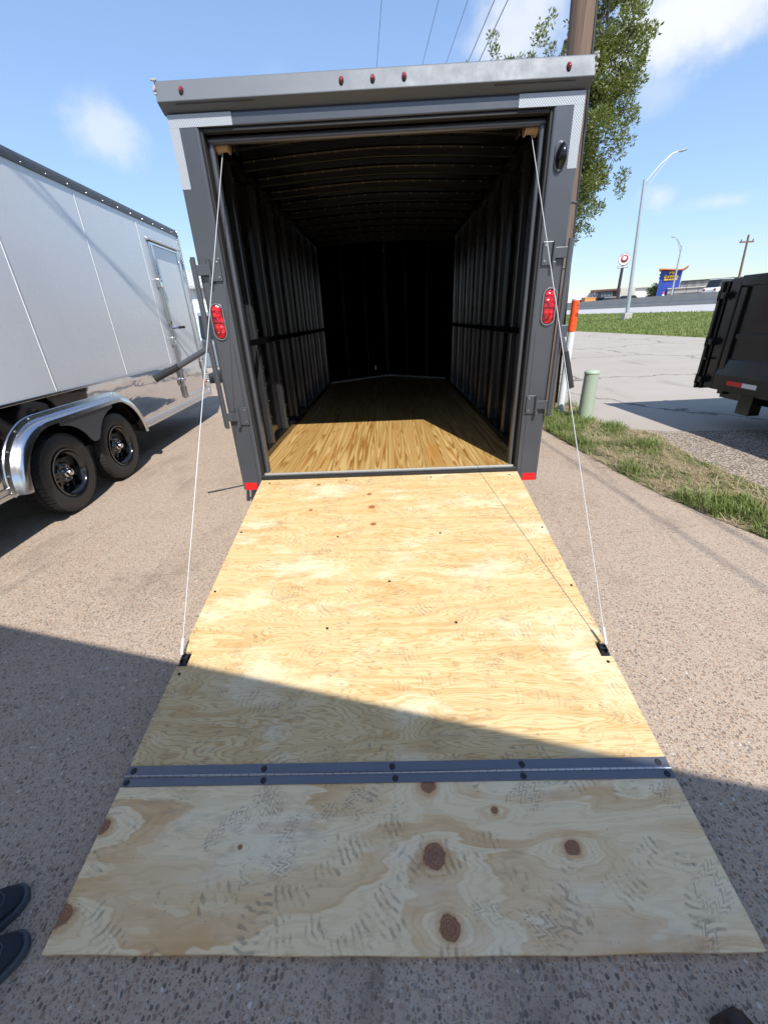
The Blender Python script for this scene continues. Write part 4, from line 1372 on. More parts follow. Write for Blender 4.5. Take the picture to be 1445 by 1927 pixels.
MB().box(.055, DW - .055, -DL, .011, .425, .48).build('floor_plate', 'dump_black', DT)
MB().box(.06, DW - .06, -DL, -DL + .05, .48, 1.70).build('front_wall', 'dump_black', DT)
tg = MB().box(-.02, DW + .02, .012, .06, .40, 1.66).build('tailgate', 'dump_black', DT, bevel=0.006)
for x in (-.03, DW * .5, DW + .01):
    MB().box(x - .02, x + .03, .06, .10, .40, 1.66).build('tailgate_stile', 'dump_black', tg, bevel=0.006)
for z in (.52, .98, 1.50):
    hk = MB().box(-.075, .02, -.03, .075, z - .035, z + .035).build('gate_hinge', 'dump_black', DT, bevel=0.006)
    MB().cyl((-.075, .05, z - .055), (-.075, .05, z + .06), .016, 10).build('hinge_pin', 'dump_black', hk, True)
MB().box(-.07, -.02, -.01, .03, .765, .79).build('latch_tab', 'dump_black', DT, bevel=0.003)
MB().box(-.0022, -.0008, -.60, -.37, .495, .545).build('red_tape', 'red_tape', DT)
MB().box(-.0022, -.0008, -.80, -.601, .495, .545).build('white_tape', 'white_tape', DT)
MB().box(.25, .37, -DL - .6, -.02, .28, .38).build('frame_rail', 'dump_black', DT, bevel=0.006)
MB().box(DW - .37, DW - .25, -DL - .6, -.02, .28, .38).build('frame_rail', 'dump_black', DT, bevel=0.006)
MB().box(.20, DW - .2, -.12, -.02, .33, .41).build('rear_crossmember', 'dump_black', DT, bevel=0.006)
MB().box(.10, .24, -.70, -.50, .17, .40).build('mud_bracket', 'dump_black', DT, bevel=0.006)
MB().box(.12, .22, -DL, -.62, .385, .42).build('hinge_beam', 'dump_black', DT)
for y in (-1.85, -2.68):
    dup(WHEEL, DT, (.16, y, .307), (.5, 0, math.pi))
    dup(WHEEL, DT, (DW - .16, y, .307), (.2, 0, 0))

# ------------------------------------------------------------------ utility pole, conduit, pedestal, wires
UP = thing('utility_pole', 'weathered brown wooden utility pole standing in the grass behind the open trailer', 'utility pole', (2.55, 3.98, 0))


def pole_x(z): return -.034 * z - .0005 * z * z * 0


mb = MB()
rings = []
for k in range(40):
    z = 17.2 * k / 39
    r_ = .150 - .0032 * z
    rings.append([(pole_x(z) + math.cos(a) * r_ * (1 + .03 * math.sin(3 * a + z)), math.sin(a) * r_ * (1 + .02 * math.sin(5 * a)), z) for a in [2 * math.pi * j / 22 for j in range(22)]])
mb.loft(rings)
mb.build('pole', 'pole_wood', UP, smooth=True)
for k, (dx_, dy_, r_) in enumerate(((.155, -.04, .017), (.16, .02, .012), (.145, .075, .020))):
    MB().tube([(pole_x(z) + dx_ - .0032 * z + .006 * math.sin(z * 2.1 + k), dy_ + .008 * math.sin(z * 1.7 + 2 * k), z) for z in np.linspace(.12, 12, 60)], r_, 7).build('riser_cable', 'wire_black', UP, True)
cp = []
for k in range(30):
    a = 2 * math.pi * k / 24
    cp.append((pole_x(4.5) + .24 + .045 * math.cos(a), -.05, 4.42 + .07 * math.sin(a)))
MB().tube([(pole_x(4.9) + .15, -.05, 5.0), (pole_x(4.9) + .24, -.05, 4.85), (pole_x(4.7) + .285, -.05, 4.6)] + cp, .008, 6).build('cable_loop', 'wire_black', UP, True)
MB().tube([(pole_x(.1) + .30, -.25, .02), (pole_x(.3) + .26, -.20, .35), (pole_x(.6) + .18, -.08, .75)], .010, 6).build('ground_wire', 'wire_black', UP, True)
for z in (2.0, 2.75):
    MB().tube([(pole_x(z) + .155 * math.cos(a), .155 * math.sin(a), z) for a in np.linspace(-1.9, .9, 14)], .006, 5).build('cable_strap', 'bare_steel', UP, True)
MB().box(-1.2, 1.2, -.16, -.06, 15.6, 15.72).build('crossarm', 'pole_wood', UP, loc=(pole_x(15.6), 0, 0))

CP = thing('conduit_marker', 'leaning white pvc conduit with an orange marker sleeve beside the wooden pole', 'marker post', (2.715, 3.79, 0))
c0, c1 = Vector((0, 0, 0)), Vector((.005, 0.0, 1.60))
MB().tube([c0, c1], .050, 20).build('conduit', 'pvc_white', CP, True)
sl_ = MB()
rings = []
for k in range(22):
    t_ = k / 21
    p = c0.lerp(c1, .735 + .255 * t_)
    wr = .0535 + (.003 * abs(math.sin(k * 2.3)) if k < 6 else 0.0006 * math.sin(k))
    rings.append([tuple(p + Vector((math.cos(a) * wr, math.sin(a) * wr, 0))) for a in [2 * math.pi * j / 24 for j in range(24)]])
sl_.loft(rings, False, False)
sleeve = sl_.build('orange_sleeve', 'sleeve_orange', CP, True)
fd = -1.15   # facing angle of the print
def on_sleeve(du, z):
    a = fd + du / .054
    p = c0.lerp(c1, z / 1.60)
    return p + Vector((math.cos(a), math.sin(a), 0)) * .0552
for rr_ in (.026, .017, .008):
    MB().tube([on_sleeve(rr_ * math.cos(a), 1.40 + rr_ * math.sin(a)) for a in np.linspace(0, 2 * math.pi, 20)], .0016, 4).build('printed_ring', 'sleeve_print', sleeve)
pm = MB()
for z, n_, w_, h_ in ((1.515, 4, .010, .010), (1.49, 6, .005, .004), (1.475, 6, .005, .004), (1.46, 5, .005, .004)):
    for i in range(n_):
        u0 = -.026 + i * .052 / n_
        a_, b_ = on_sleeve(u0, z), on_sleeve(u0 + w_, z)
        pm.addv([a_, b_, b_ + Vector((0, 0, h_)), a_ + Vector((0, 0, h_))], [(0, 1, 2, 3)])
for i in range(4):
    z = 1.34 - i * .035
    pm.tube([on_sleeve(-.008 + .010 * math.cos(a), z + .011 * math.sin(a)) for a in np.linspace(0, 2 * math.pi if i == 2 else 4.2, 12)], .0014, 4)
tag(pm.build('sleeve_lettering', 'sleeve_print', sleeve), kind='stuff')

PD = thing('cable_pedestal', 'pale green round utility pedestal standing in the grass strip', 'pedestal', (2.845, 3.20, 0))
MB().lathe([(-.05, .098), (.0, .098), (.655, .094), (.66, .094)], 28, 'z').build('body', 'pedestal_green', PD, True)
MB().lathe([(.655, .100), (.672, .101), (.678, .098), (.692, .085), (.703, .05), (.705, .001)], 28, 'z').build('cap', 'pedestal_green', PD, True)

for i, (px, h, r_, lb) in enumerate(((718, 15.0, .012, 'thin overhead wire farthest left above the trailer roof'), (825, 15.0, .012, 'second overhead wire from the left above the trailer roof'),
                                     (880, 15.0, .012, 'third overhead wire from the left above the trailer roof'), (930, 9.0, .011, 'fourth overhead wire from the left above the trailer roof'),
                                     (955, 9.0, .012, 'thick overhead wire farthest right, nearest the wooden pole'))):
    P = at_z(px, 0, h)
    d_ = Vector((-.066, .998, 0))
    pts = [P + d_ * w + Vector((0, 0, .00022 * (w * w))) for w in np.linspace(-30, 95, 26)]
    tag(MB().tube(pts, r_, 5).build('overhead_wire', 'wire_black', smooth=True), lb, 'wire', 'overhead wires')
# service drops from the pole top; their shadows cross the silver trailer
lo_ = LT.matrix_basis
LTm = Matrix.Translation((-2.85, .55, 0)) @ Matrix.Rotation(R(4), 4, 'Z')
for (sa, za, sb, zb), lb in (((.704, 2.70, 3.97, 1.144), 'service drop wire above the driveway, the nearer of two'), ((.926, 2.70, 2.99, 1.448), 'service drop wire above the driveway, the farther of two')):
    A_, B_ = LTm @ Vector((0, sa, za)), LTm @ Vector((0, sb, zb))
    n_ = (B_ - A_).cross(SUN_DIR)
    zt = 2.7 + 14.2
    x_t, y_t = 2.55 - .5, 3.95
    z_t = A_.z - (n_.x * (x_t - A_.x) + n_.y * (y_t - A_.y)) / n_.z
    yb, zb_ = -4.6, 3.9
    x_b = A_.x - (n_.y * (yb - A_.y) + n_.z * (zb_ - A_.z)) / n_.x
    e0, e1 = Vector((x_b, yb, zb_)), Vector((x_t, y_t, z_t))
    path = [e0.lerp(e1, k / 20) - SUN_DIR * 9.0 * (k / 20) * (1 - k / 20) for k in range(21)]
    tag(MB().tube(path, .008, 6).build('service_wire', 'wire_black', smooth=True), lb, 'wire', 'service wires')


# ------------------------------------------------------------------ trees
def leaf_mesh(name, clumps, n, size, mat, parent, droop=0.3, up=0.35):
    """narrow leaves in sprays spread through many clumps"""
    cs = np.array([c[:3] for c in clumps])
    rs = np.array([c[3:6] for c in clumps])
    w = rs.prod(1) ** (2 / 3)
    idx = rng.choice(len(clumps), n, p=w / w.sum())
    d = rng.normal(size=(n, 3))
    d /= np.linalg.norm(d, axis=1)[:, None]
    rad = rng.random(n) ** 0.42
    p = cs[idx] + d * rs[idx] * rad[:, None]
    # sprays: leaves gather in short rows along twigs
    ax = d * 0.8 + rng.normal(size=(n, 3)) * 0.55 + np.array([0.12, 0, up])
    ax /= np.linalg.norm(ax, axis=1)[:, None]
    sd = np.cross(ax, rng.normal(size=(n, 3)))
    sd /= np.linalg.norm(sd, axis=1)[:, None]
    L = size * rng.uniform(.6, 1.4, n)[:, None]
    Wd = L * 0.20
    v = np.stack([p, p + ax * L * .5 + sd * Wd, p + ax * L, p + ax * L * .5 - sd * Wd], 1).reshape(-1, 3)
    f = np.arange(n * 4).reshape(-1, 4)
    me = bpy.data.meshes.new(name)
    me.from_pydata(v.tolist(), [], f.tolist())
    me.materials.append(MATS[mat])
    o = bpy.data.objects.new(name, me)
    COL.objects.link(o)
    o.parent = parent
    return o


TR = thing('live_oak', 'tall leafy live oak rising behind the wooden utility pole', 'tree', (3.5, 9.3, 0))
brn = MB()
trunk = [(0, 0, -.05), (.02, 0, 1.0), (.10, .05, 2.1), (.12, .0, 3.0), (.22, .05, 4.2), (.35, .1, 5.4), (.5, .1, 6.6)]
brn.tube(trunk, [.26, .21, .18, .15, .11, .07, .03], 12)
clumps = []
spec = [  # right hand outline follows the visible crown, the rest fills the hidden side
    (1.00, .0, 3.55, .55), (1.30, -.2, 4.1, .62), (1.75, .0, 4.25, .50), (.8, .2, 4.4, .75), (1.55, .1, 4.9, .55), (1.0, -.3, 5.0, .65), (1.75, .1, 5.65, .55), (1.2, -.1, 5.7, .72),
    (.6, .2, 5.7, .8), (1.35, .0, 6.35, .66), (1.75, .0, 6.6, .42), (1.0, -.1, 6.4, .55), (1.25, .1, 7.0, .5), (1.55, -.05, 7.15, .34), (.1, .3, 5.7, .75), (-.5, .1, 5.55, .7), (-.9, .2, 5.5, .62), (-1.35, .1, 5.3, .6),
    (0, -.3, 4.9, .8), (-.8, .0, 5.0, .8), (-1.6, .2, 4.9, .7), (-.4, .9, 5.6, .9), (.5, 1.1, 5.2, .9), (1.0, .9, 4.5, .8), (.3, .6, 4.1, .7), (-.9, .7, 4.3, .7), (1.15, .2, 3.1, .35), (1.9, .1, 6.1, .3), (1.55, .05, 7.45, .22)]
for x, y, z, r_ in spec:
    base = min(trunk, key=lambda q: (q[2] - (z - .9)) ** 2)
    b0 = Vector(base)
    b1 = Vector((x, y, z))
    brn.tube([b0, b0.lerp(b1, .5) + Vector((0, 0, -.08)), b1], [.05, .03, .012], 6)
    for k in range(11):
        q = Vector((random.gauss(0, 1), random.gauss(0, 1), random.gauss(0, .8))).normalized() * r_ * random.uniform(.35, 1.05)
        clumps.append((x + q.x, y + q.y, z + q.z, r_ * random.uniform(.30, .52), r_ * random.uniform(.30, .52), r_ * random.uniform(.20, .36)))
        if k < 5:
            brn.tube([b1, b1 + q], [.010, .004], 4)
for k in range(13):     # thin sprays above the hidden left side
    x_ = random.uniform(-1.2, .3)
    clumps.append((x_, .1, random.uniform(6.2, 6.75) + .3 * random.random() * (x_ > -.2), .11, .10, .12))
# loose twigs standing out of the outline
for k in range(70):
    a = random.uniform(-1.2, 1.9)
    c_ = random.choice(spec[:18])
    q = Vector((math.cos(a), random.uniform(-.4, .4), math.sin(a) + .2)) * c_[3] * random.uniform(1.0, 1.45)
    clumps.append((c_[0] + q.x, c_[1] + q.y, c_[2] + q.z, .09, .08, .12))
brn.build('trunk', 'bark', TR, smooth=True)
leaf_mesh('crown', clumps, 100000, .068, 'oak_leaf', TR)

# ------------------------------------------------------------------ far side of the highway
def far_box(parent, name, pxa, pya, pxb, pyb, Y, mat, depth=8.0, dy=0.0):
    """box whose front face spans two picture corners at distance Y"""
    a, b = at_y(pxa, pya, Y), at_y(pxb, pyb, Y)
    x0, x1 = sorted((a.x, b.x))
    z1, z0 = max(a.z, b.z), min(a.z, b.z)
    return MB().box(x0, x1, Y + dy, Y + dy + depth, z0, z1).build(name, mat, parent), (x0, x1, z0, z1)


def rel(o):
    return o


LP = at_z(1176, 609, .30)


def lamp_post(root, base, top, tip):
    base, top, tip = Vector(base), Vector(top), Vector(tip)
    MB().box(-.42, .42, -.42, .42, -.5, .10).box(-.28, .28, -.28, .28, .10, .75).build('concrete_base', 'concrete_plain', root, bevel=.03)
    z1 = top.z - base.z
    MB().tube([(0, 0, .7), (top.x - base.x, top.y - base.y, z1)], [.14, .085], 14).build('pole', 'galvanised', root, True)
    d_ = tip - top
    t0 = Vector((top.x - base.x, top.y - base.y, z1))
    MB().tube([t0 - Vector((0, 0, .25)), t0 + Vector((d_.x * .35, d_.y * .35, d_.z * .50)), t0 + Vector((d_.x * .62, d_.y * .62, d_.z * .86)), t0 + Vector((d_.x * .8, d_.y * .8, d_.z * .95))], .04, 8) \
        .tube([t0 + Vector((0, 0, -.9)), t0 + Vector((d_.x * .30, d_.y * .3, d_.z * .18)), t0 + Vector((d_.x * .62, d_.y * .62, d_.z * .84))], .03, 8).build('mast_arm', 'galvanised', root, True)
    rings = []
    for k in range(6):
        u = k / 5
        p = t0 + Vector((d_.x * (.76 + .27 * u), d_.y * (.76 + .27 * u), d_.z * (.93 + .07 * u)))
        w_ = (.05, .10, .14, .15, .12, .03)[k]
        rings.append([tuple(p + Vector((0, math.cos(a) * w_, math.sin(a) * w_ * .5))) for a in [2 * math.pi * j / 10 for j in range(10)]])
    MB().loft(rings).build('lamp_head', 'galvanised', root, True)


r = thing('street_lamp', 'tall galvanised street lamp on the grass berm, nearest of the two', 'street lamp', LP, group='street lamps')
lamp_post(r, LP, at_y(1213, 337, LP.y), at_y(1292, 280, LP.y))
L2 = at_y(1263, 556, 62)
r = thing('street_lamp', 'smaller distant street lamp in front of the blue tower', 'street lamp', (L2.x, L2.y, 0), group='street lamps')
lamp_post(r, (L2.x, L2.y, 0), at_y(1283, 462, 62), at_y(1264, 445, 62))
UQ = at_y(1392, 530, 70)
r = thing('utility_pole', 'leaning dark utility pole far behind the black dump trailer', 'utility pole', (UQ.x, UQ.y, 0))
tp = at_y(1409, 441, 70)
MB().tube([(0, 0, 0), (tp.x - UQ.x, 0, tp.z)], [.2, .13], 10).build('pole', 'pole_wood', r, True)
MB().box(-1.0, 1.0, -.1, .1, -.1, .1).box(-.9, -.8, -.05, .05, .1, .35).box(.8, .9, -.05, .05, .1, .35).build('crossarm', 'pole_wood', r, loc=(tp.x - UQ.x, 0, tp.z - .9))

# restaurant
def far_root(name, label, cat, px, Y):
    """thing far away whose local x runs across the line of sight"""
    p = at_y(px, 560, Y)
    v = Vector((p.x - CAM_LOC.x, p.y - CAM_LOC.y, 0)).normalized()
    r_ = thing(name, label, cat, (p.x, p.y, 0), -math.atan2(v.x, v.y))
    r_['_v'] = tuple(v)
    return r_


def far_pt(root, px, py, yl=0.0):
    v = Vector(root['_v'])
    o_ = Vector(root.location) + v * yl
    rr_ = ray(px, py)
    t_ = (o_ - CAM_LOC).dot(v) / rr_.dot(v)
    w_ = CAM_LOC + rr_ * t_ - Vector(root.location)
    return Vector((w_.dot(Vector((v.y, -v.x, 0))), yl, w_.z))


def fbox(root, name, px0, py0, px1, py1, mat, yl=0.0, depth=6.0, parent=None, floor=False):
    """box given by its left edge top and bottom rows and its right column"""
    a, b_, c2 = far_pt(root, px0, py0, yl), far_pt(root, px0, py1, yl), far_pt(root, px1, py0, yl)
    return MB().box(a.x, c2.x, yl, yl + depth, 0.0 if floor else b_.z, a.z).build(name, mat, parent or root)


RB = far_root('restaurant', 'low restaurant with grey and brown front and a round white emblem', 'building', 1140, 108)
fbox(RB, 'side_wing', 1060, 553, 1113, 600, 'stucco_white', 3, floor=True)
fbox(RB, 'grey_wall', 1113, 549, 1155, 600, 'stucco_grey', 0, floor=True)
fbox(RB, 'brown_wall', 1154.6, 545, 1166, 600, 'brown_cladding', -.3, floor=True)
fbox(RB, 'roof_band', 1111.3, 545.6, 1166, 549.2, 'brown_cladding', -1.0, 7)
fbox(RB, 'cream_wing', 1168.5, 541, 1196, 600, 'stucco_cream', .6, floor=True)
fbox(RB, 'white_wing', 1196, 541.5, 1221, 600, 'stucco_white', 3, floor=True)
fbox(RB, 'wing_cornice', 1195.5, 539.8, 1221.5, 541.6, 'stucco_cream', 2.6, 6)
fbox(RB, 'storefront', 1124, 561.3, 1162, 580, 'window_glass', -.5, .4)
fbox(RB, 'canopy', 1113, 560, 1166, 561.4, 'dark_trim', -2.0, 2.4)
fbox(RB, 'wing_canopy', 1170, 556.4, 1196, 557.6, 'dark_trim', -1.4, 2.4)
fbox(RB, 'slat_backing', 1131.5, 548.6, 1154.5, 559, 'dark_trim', -.25, .2)
for i in range(9):
    px = 1132.2 + i * 2.5
    fbox(RB, 'facade_slat', px, 548.8 - i * .115, px + 1.1, 558.6 - i * .115, 'galvanised', -.55, .28)
for px in (1160.5, 1168.5):
    fbox(RB, 'canopy_column', px, 558.5, px + 2.0, 600, 'stucco_cream', -1.6, .8, floor=True)
em = far_pt(RB, 1119, 554.3, -.25)
g_ = MB().lathe([(0, .001), (0, .60), (.24, .60)], 28, 'y').build('round_emblem', 'sign_white', RB, loc=em)
MB().lathe([(-.02, .001), (-.02, .40), (.0, .40)], 24, 'y').build('emblem_disc', 'sign_dark', g_)
MB().lathe([(-.04, .001), (-.04, .27), (-.02, .27)], 20, 'y').build('emblem_spot', 'sign_white', g_, loc=(0, 0, .08))

# round pole sign
PSn = far_root('pole_sign', 'round white and red restaurant sign on a tall dark pole', 'sign', 1161, 86)
cc = far_pt(PSn, 1175, 487)
k_ = (far_pt(PSn, 1187, 487) - cc).length / 12.0     # metres per picture pixel here
MB().tube([(0, 0, 0), (cc.x - .1, 0, cc.z - 12 * k_)], [.30, .24], 12).build('pole', 'sign_dark', PSn, True)
f_ = MB().lathe([(.35, .001), (.35, 11.6 * k_), (-.35, 11.6 * k_), (-.35, 10.8 * k_)], 40, 'y').build('cabinet', 'sign_dark', PSn, True, loc=cc)
MB().lathe([(-.36, .001), (-.36, 11.0 * k_), (-.30, 11.0 * k_)], 40, 'y').build('face', 'sign_white', f_)
MB().lathe([(-.38, .001), (-.38, 7.2 * k_), (-.35, 7.2 * k_)], 36, 'y').build('red_disc', 'sign_red', f_)
MB().lathe([(-.40, .001), (-.40, 3.8 * k_), (-.37, 3.8 * k_)], 28, 'y').build('white_patch', 'sign_white', f_, loc=(-.2 * k_, 0, 1.4 * k_))
MB().prism([(-3.6 * k_, -5.0 * k_), (3.8 * k_, -5.0 * k_), (4.6 * k_, -2.4 * k_), (2.6 * k_, -1.2 * k_), (0, -3.2 * k_), (-2.6 * k_, -1.6 * k_), (-4.2 * k_, -2.8 * k_)], 'y', -.40, -.37).build('dark_patch', 'sign_dark', f_)
for i, ch in enumerate('PANDA EXPRESS'):
    if ch != ' ':
        a = R(152 - i * 10.3)
        text('ring_letter', ch, 2.6 * k_, 'sign_dark', f_, (math.cos(a) * 9.1 * k_, -.37, math.sin(a) * 9.1 * k_), (R(90), math.pi / 2 - a, 0), .005)
rd = MB().box(-10 * k_, 10 * k_, -.3, .3, -1.9 * k_, 1.9 * k_).build('reader_board', 'stucco_grey', PSn, loc=(cc.x - 1.0 * k_, 0, cc.z - 14.5 * k_))
MB().box(-8 * k_, -.8 * k_, -.32, -.30, -.8 * k_, .8 * k_).box(1.0 * k_, 8.4 * k_, -.32, -.30, -.8 * k_, .8 * k_).build('reader_panel', 'sign_white', rd)

# blue car wash tower and hall
CW = far_root('car_wash', 'blue car wash tower with orange roof fins and yellow lettering beside a long grey hall', 'building', 1258, 82)
a_, b_ = far_pt(CW, 1245.3, 503.5), far_pt(CW, 1285, 507)
zt = b_.z
k_ = (far_pt(CW, 1270, 520) - far_pt(CW, 1260, 520)).length / 10
xl, xr = a_.x, b_.x
MB().box(xl, xr, 0, 5, 0, zt).build('tower', 'carwash_blue', CW)
MB().prism([(xl - 4.5 * k_, zt + 3.4 * k_), (xl - 4.5 * k_, zt + 5.6 * k_), (xr - 8 * k_, zt + 1.6 * k_), (xr, zt + 1.4 * k_), (xr + 9.5 * k_, zt + 7.8 * k_), (xr + 9.5 * k_, zt + 6.6 * k_), (xr, zt - .2 * k_), (xr - 9 * k_, zt - .4 * k_)],
           'y', -.8, 5.6).build('roof_fin', 'carwash_orange', CW)
for i, (px, py, sz, s_) in enumerate(((1264.0, 513.2, 5.6, '360'), (1262.8, 520.0, 6.6, 'CarWash'), (1261.5, 525.6, 3.5, 'FREE VACUUMS'))):
    tc = far_pt(CW, px, py, -.1)
    text('lettering', s_, sz * k_, 'sign_yellow', CW, (tc.x, -.12, tc.z), (R(90), 0, 0), .05, bold=(.05, .05, .02)[i])
fbox(CW, 'upper_hall', 1282, 529.5, 1520, 600, 'ribbed_parapet', 5.5, 12, floor=True)
fbox(CW, 'hall_cornice', 1282, 528, 1520, 529.6, 'dark_trim', 5.2, 12)
fbox(CW, 'lower_wall', 1257, 543.5, 1520, 600, 'brick_grey', -2.0, 7, floor=True)
fbox(CW, 'lower_cornice', 1256.5, 542, 1520, 543.6, 'stucco_cream', -2.2, 7)
fbox(CW, 'dark_band', 1252, 553, 1520, 554.4, 'dark_trim', -2.4, .25)
for i, px in enumerate((1269, 1292, 1315, 1338)):
    fbox(CW, 'pipe_column', px, 541 - i * 1.1, px + .9, 600, 'dark_trim', -2.7, .2, floor=True)
for i in range(2):
    fbox(CW, 'wall_light', 1241.2 - i * .8, 515 + i * 6, 1245, 518 + i * 6, 'dark_trim', .6, .6)

# small tree between the restaurant and the tower
tb_ = at_y(1227, 560, 92)
ST = thing('small_tree', 'small dark rounded tree between the restaurant and the blue tower', 'tree', (tb_.x, 92, 0))
MB().tube([(0, 0, 0), (.1, 0, 1.6), (0, .1, 3.2)], [.22, .16, .06], 8).build('trunk', 'bark', ST, True)
tz = at_y(1227, 550, 92).z
cl_ = []
for k in range(34):
    q = Vector((random.gauss(0, 1), random.gauss(0, 1), random.gauss(0, 1))).normalized() * random.uniform(.3, 1)
    cl_.append((q.x * 1.15, q.y * 1.1, tz - .1 + q.z * 1.35, .5, .5, .42))
leaf_mesh('crown', cl_, 5200, .22, 'far_leaf', ST)

# parked cars across the highway
def make_car(name, label, px, py, Y, mat, rz=0.0, L=4.5, H=1.5, suv=False, zoff=None):
    p = at_y(px, py, Y)
    root = thing(name, label, 'car', (p.x, Y, p.z - H * .55 if zoff is None else zoff), rz)
    w = .9
    hb = H * .58
    body = [(-L / 2, .28), (-L / 2, hb * .8), (-L * .46, hb), (-L * .22, hb * 1.04), (L * .25, hb * 1.04), (L * .42, hb * .92), (L / 2, hb * .62), (L / 2, .28)]
    MB().prism(body, 'y', -w, w).build('body', mat, root, bevel=.06)
    roof = [(-L * .44 if suv else -L * .34, hb), (-L * .36 if suv else -L * .18, H), (L * .08, H), (L * .27, hb)]
    MB().prism(roof, 'y', -w * .86, w * .86).build('cabin', 'window_glass', root, bevel=.05)
    MB().prism([(roof[1][0] - .05, H - .04), (roof[1][0], H + .02), (roof[2][0], H + .02), (roof[2][0] + .05, H - .04)], 'y', -w * .88, w * .88).build('roof', mat, root, bevel=.03)
    for x in (-L * .31, L * .31):
        for s in (-1, 1):
            MB().lathe([(-.11, .2), (-.11, .32), (.11, .32), (.11, .2), (.08, .02)], 20, 'y', Matrix.Translation((x, s * .82, .32))).build('wheel', 'tyre_rubber', root, True)
    for s in (-1, 1):
        MB().box(L / 2 - .04, L / 2 + .02, s * .62 - .16, s * .62 + .16, hb * .62, hb * .78).build('headlight', 'sign_white', root)
        MB().box(-L / 2 - .02, -L / 2 + .04, s * .66 - .12, s * .66 + .12, hb * .7, hb * .9).build('taillight', 'sign_red', root)
    return root


make_car('parked_car', 'small white and light blue car parked before the restaurant', 1149, 566.5, 84, 'car_white', .3)
make_car('parked_car', 'dark parked car right of the round sign pole', 1186, 565, 84, 'car_dark', .2, 4.8, 1.6, True)
make_car('parked_car', 'black parked car left of the restaurant near the orange crate', 1096, 571, 88, 'car_dark', .2)
make_car('parked_car', 'white van parked high behind the corner of the dump trailer', 1362, 541, 58, 'car_white', .4, 5.6, 2.2, True)
ob = at_y(1106, 571, 86)
tag(MB().box(-1.0, 1.0, -.8, .8, -1.0, 1.0).box(-1.04, 1.04, -.84, .84, .95, 1.06).box(-.98, .98, -.83, -.79, -.3, -.2).build('crate', 'box_orange', loc=ob), 'orange brown crate beside the black parked car across the highway', 'crate')
cn_ = at_y(1247, 557, 76)
co = thing('traffic_cone', 'small orange and white cone shape at the foot of the blue tower', 'cone', cn_)
MB().lathe([(-.6, .35), (-.55, .30), (.7, .06), (.72, .001)], 16, 'z').build('cone', 'sleeve_orange', co, True)
MB().lathe([(.0, .19), (.28, .135)], 16, 'z', Matrix.Diagonal((1.05, 1.05, 1, 1))).build('white_band', 'sign_white', co, True)

# white metal building and pickup glimpsed between the two trailers
WB = thing('metal_building', 'white ribbed metal building far back between the two trailers', 'building', (-17, 27, 0), R(8))
MB().box(-9, 9, 0, 12, 0, 3.9).build('wall', 'ribbed_siding', WB)
MB().addv([(-9.3, -.4, 3.86), (9.3, -.4, 3.86), (9.3, 6, 5.4), (-9.3, 6, 5.4), (9.3, 12.4, 3.86), (-9.3, 12.4, 3.86)], [(0, 1, 2, 3), (3, 2, 4, 5), (0, 3, 5), (1, 4, 2)]).build('roof', 'ribbed_roof', WB)
MB().box(-9.32, 9.32, -.5, -.36, 3.72, 3.86).build('gutter', 'galvanised', WB)
MB().box(2, 5.5, -.03, .02, 0, 3.0).build('roll_door', 'metal_siding', WB)
PK = thing('pickup_truck', 'grey pickup truck mostly hidden behind the left post of the open trailer', 'truck', (-5.0, 11.6, 0), R(97))
Lp = 5.6
MB().prism([(-2.8, .45), (-2.8, 1.05), (-2.75, 1.12), (.7, 1.12), (.9, 1.14), (2.3, 1.10), (2.75, .95), (2.8, .5)], 'y', -.95, .95).build('body', 'truck_grey', PK, bevel=.05)
MB().prism([(-.75, 1.12), (-.55, 1.80), (.55, 1.82), (1.25, 1.12)], 'y', -.84, .84).build('cab_glass', 'window_glass', PK, bevel=.05)
MB().prism([(-.58, 1.76), (-.5, 1.86), (.5, 1.87), (.62, 1.76)], 'y', -.86, .86).build('cab_roof', 'truck_grey', PK, bevel=.03)
for x in (-1.75, 1.75):
    for s in (-1, 1):
        dup(WHEEL, PK, (x, s * .88, .352), (0, 0, R(90) if s > 0 else R(-90)))
        MB().lathe([(-.02, .40), (-.02, .46), (.02, .46), (.02, .40)], 28, 'y', Matrix.Translation((x, s * .955, .40))).build('wheel_arch', 'black_rubber', PK, True)

# ------------------------------------------------------------------ people at the edge of the frame
PR = thing('person', 'person in dark slip-on shoes standing just left of the ramp flap, only toes in frame', 'person', (-1.24, -2.42, 0), 0)
dirs = Vector((.72, .69, 0)).normalized()


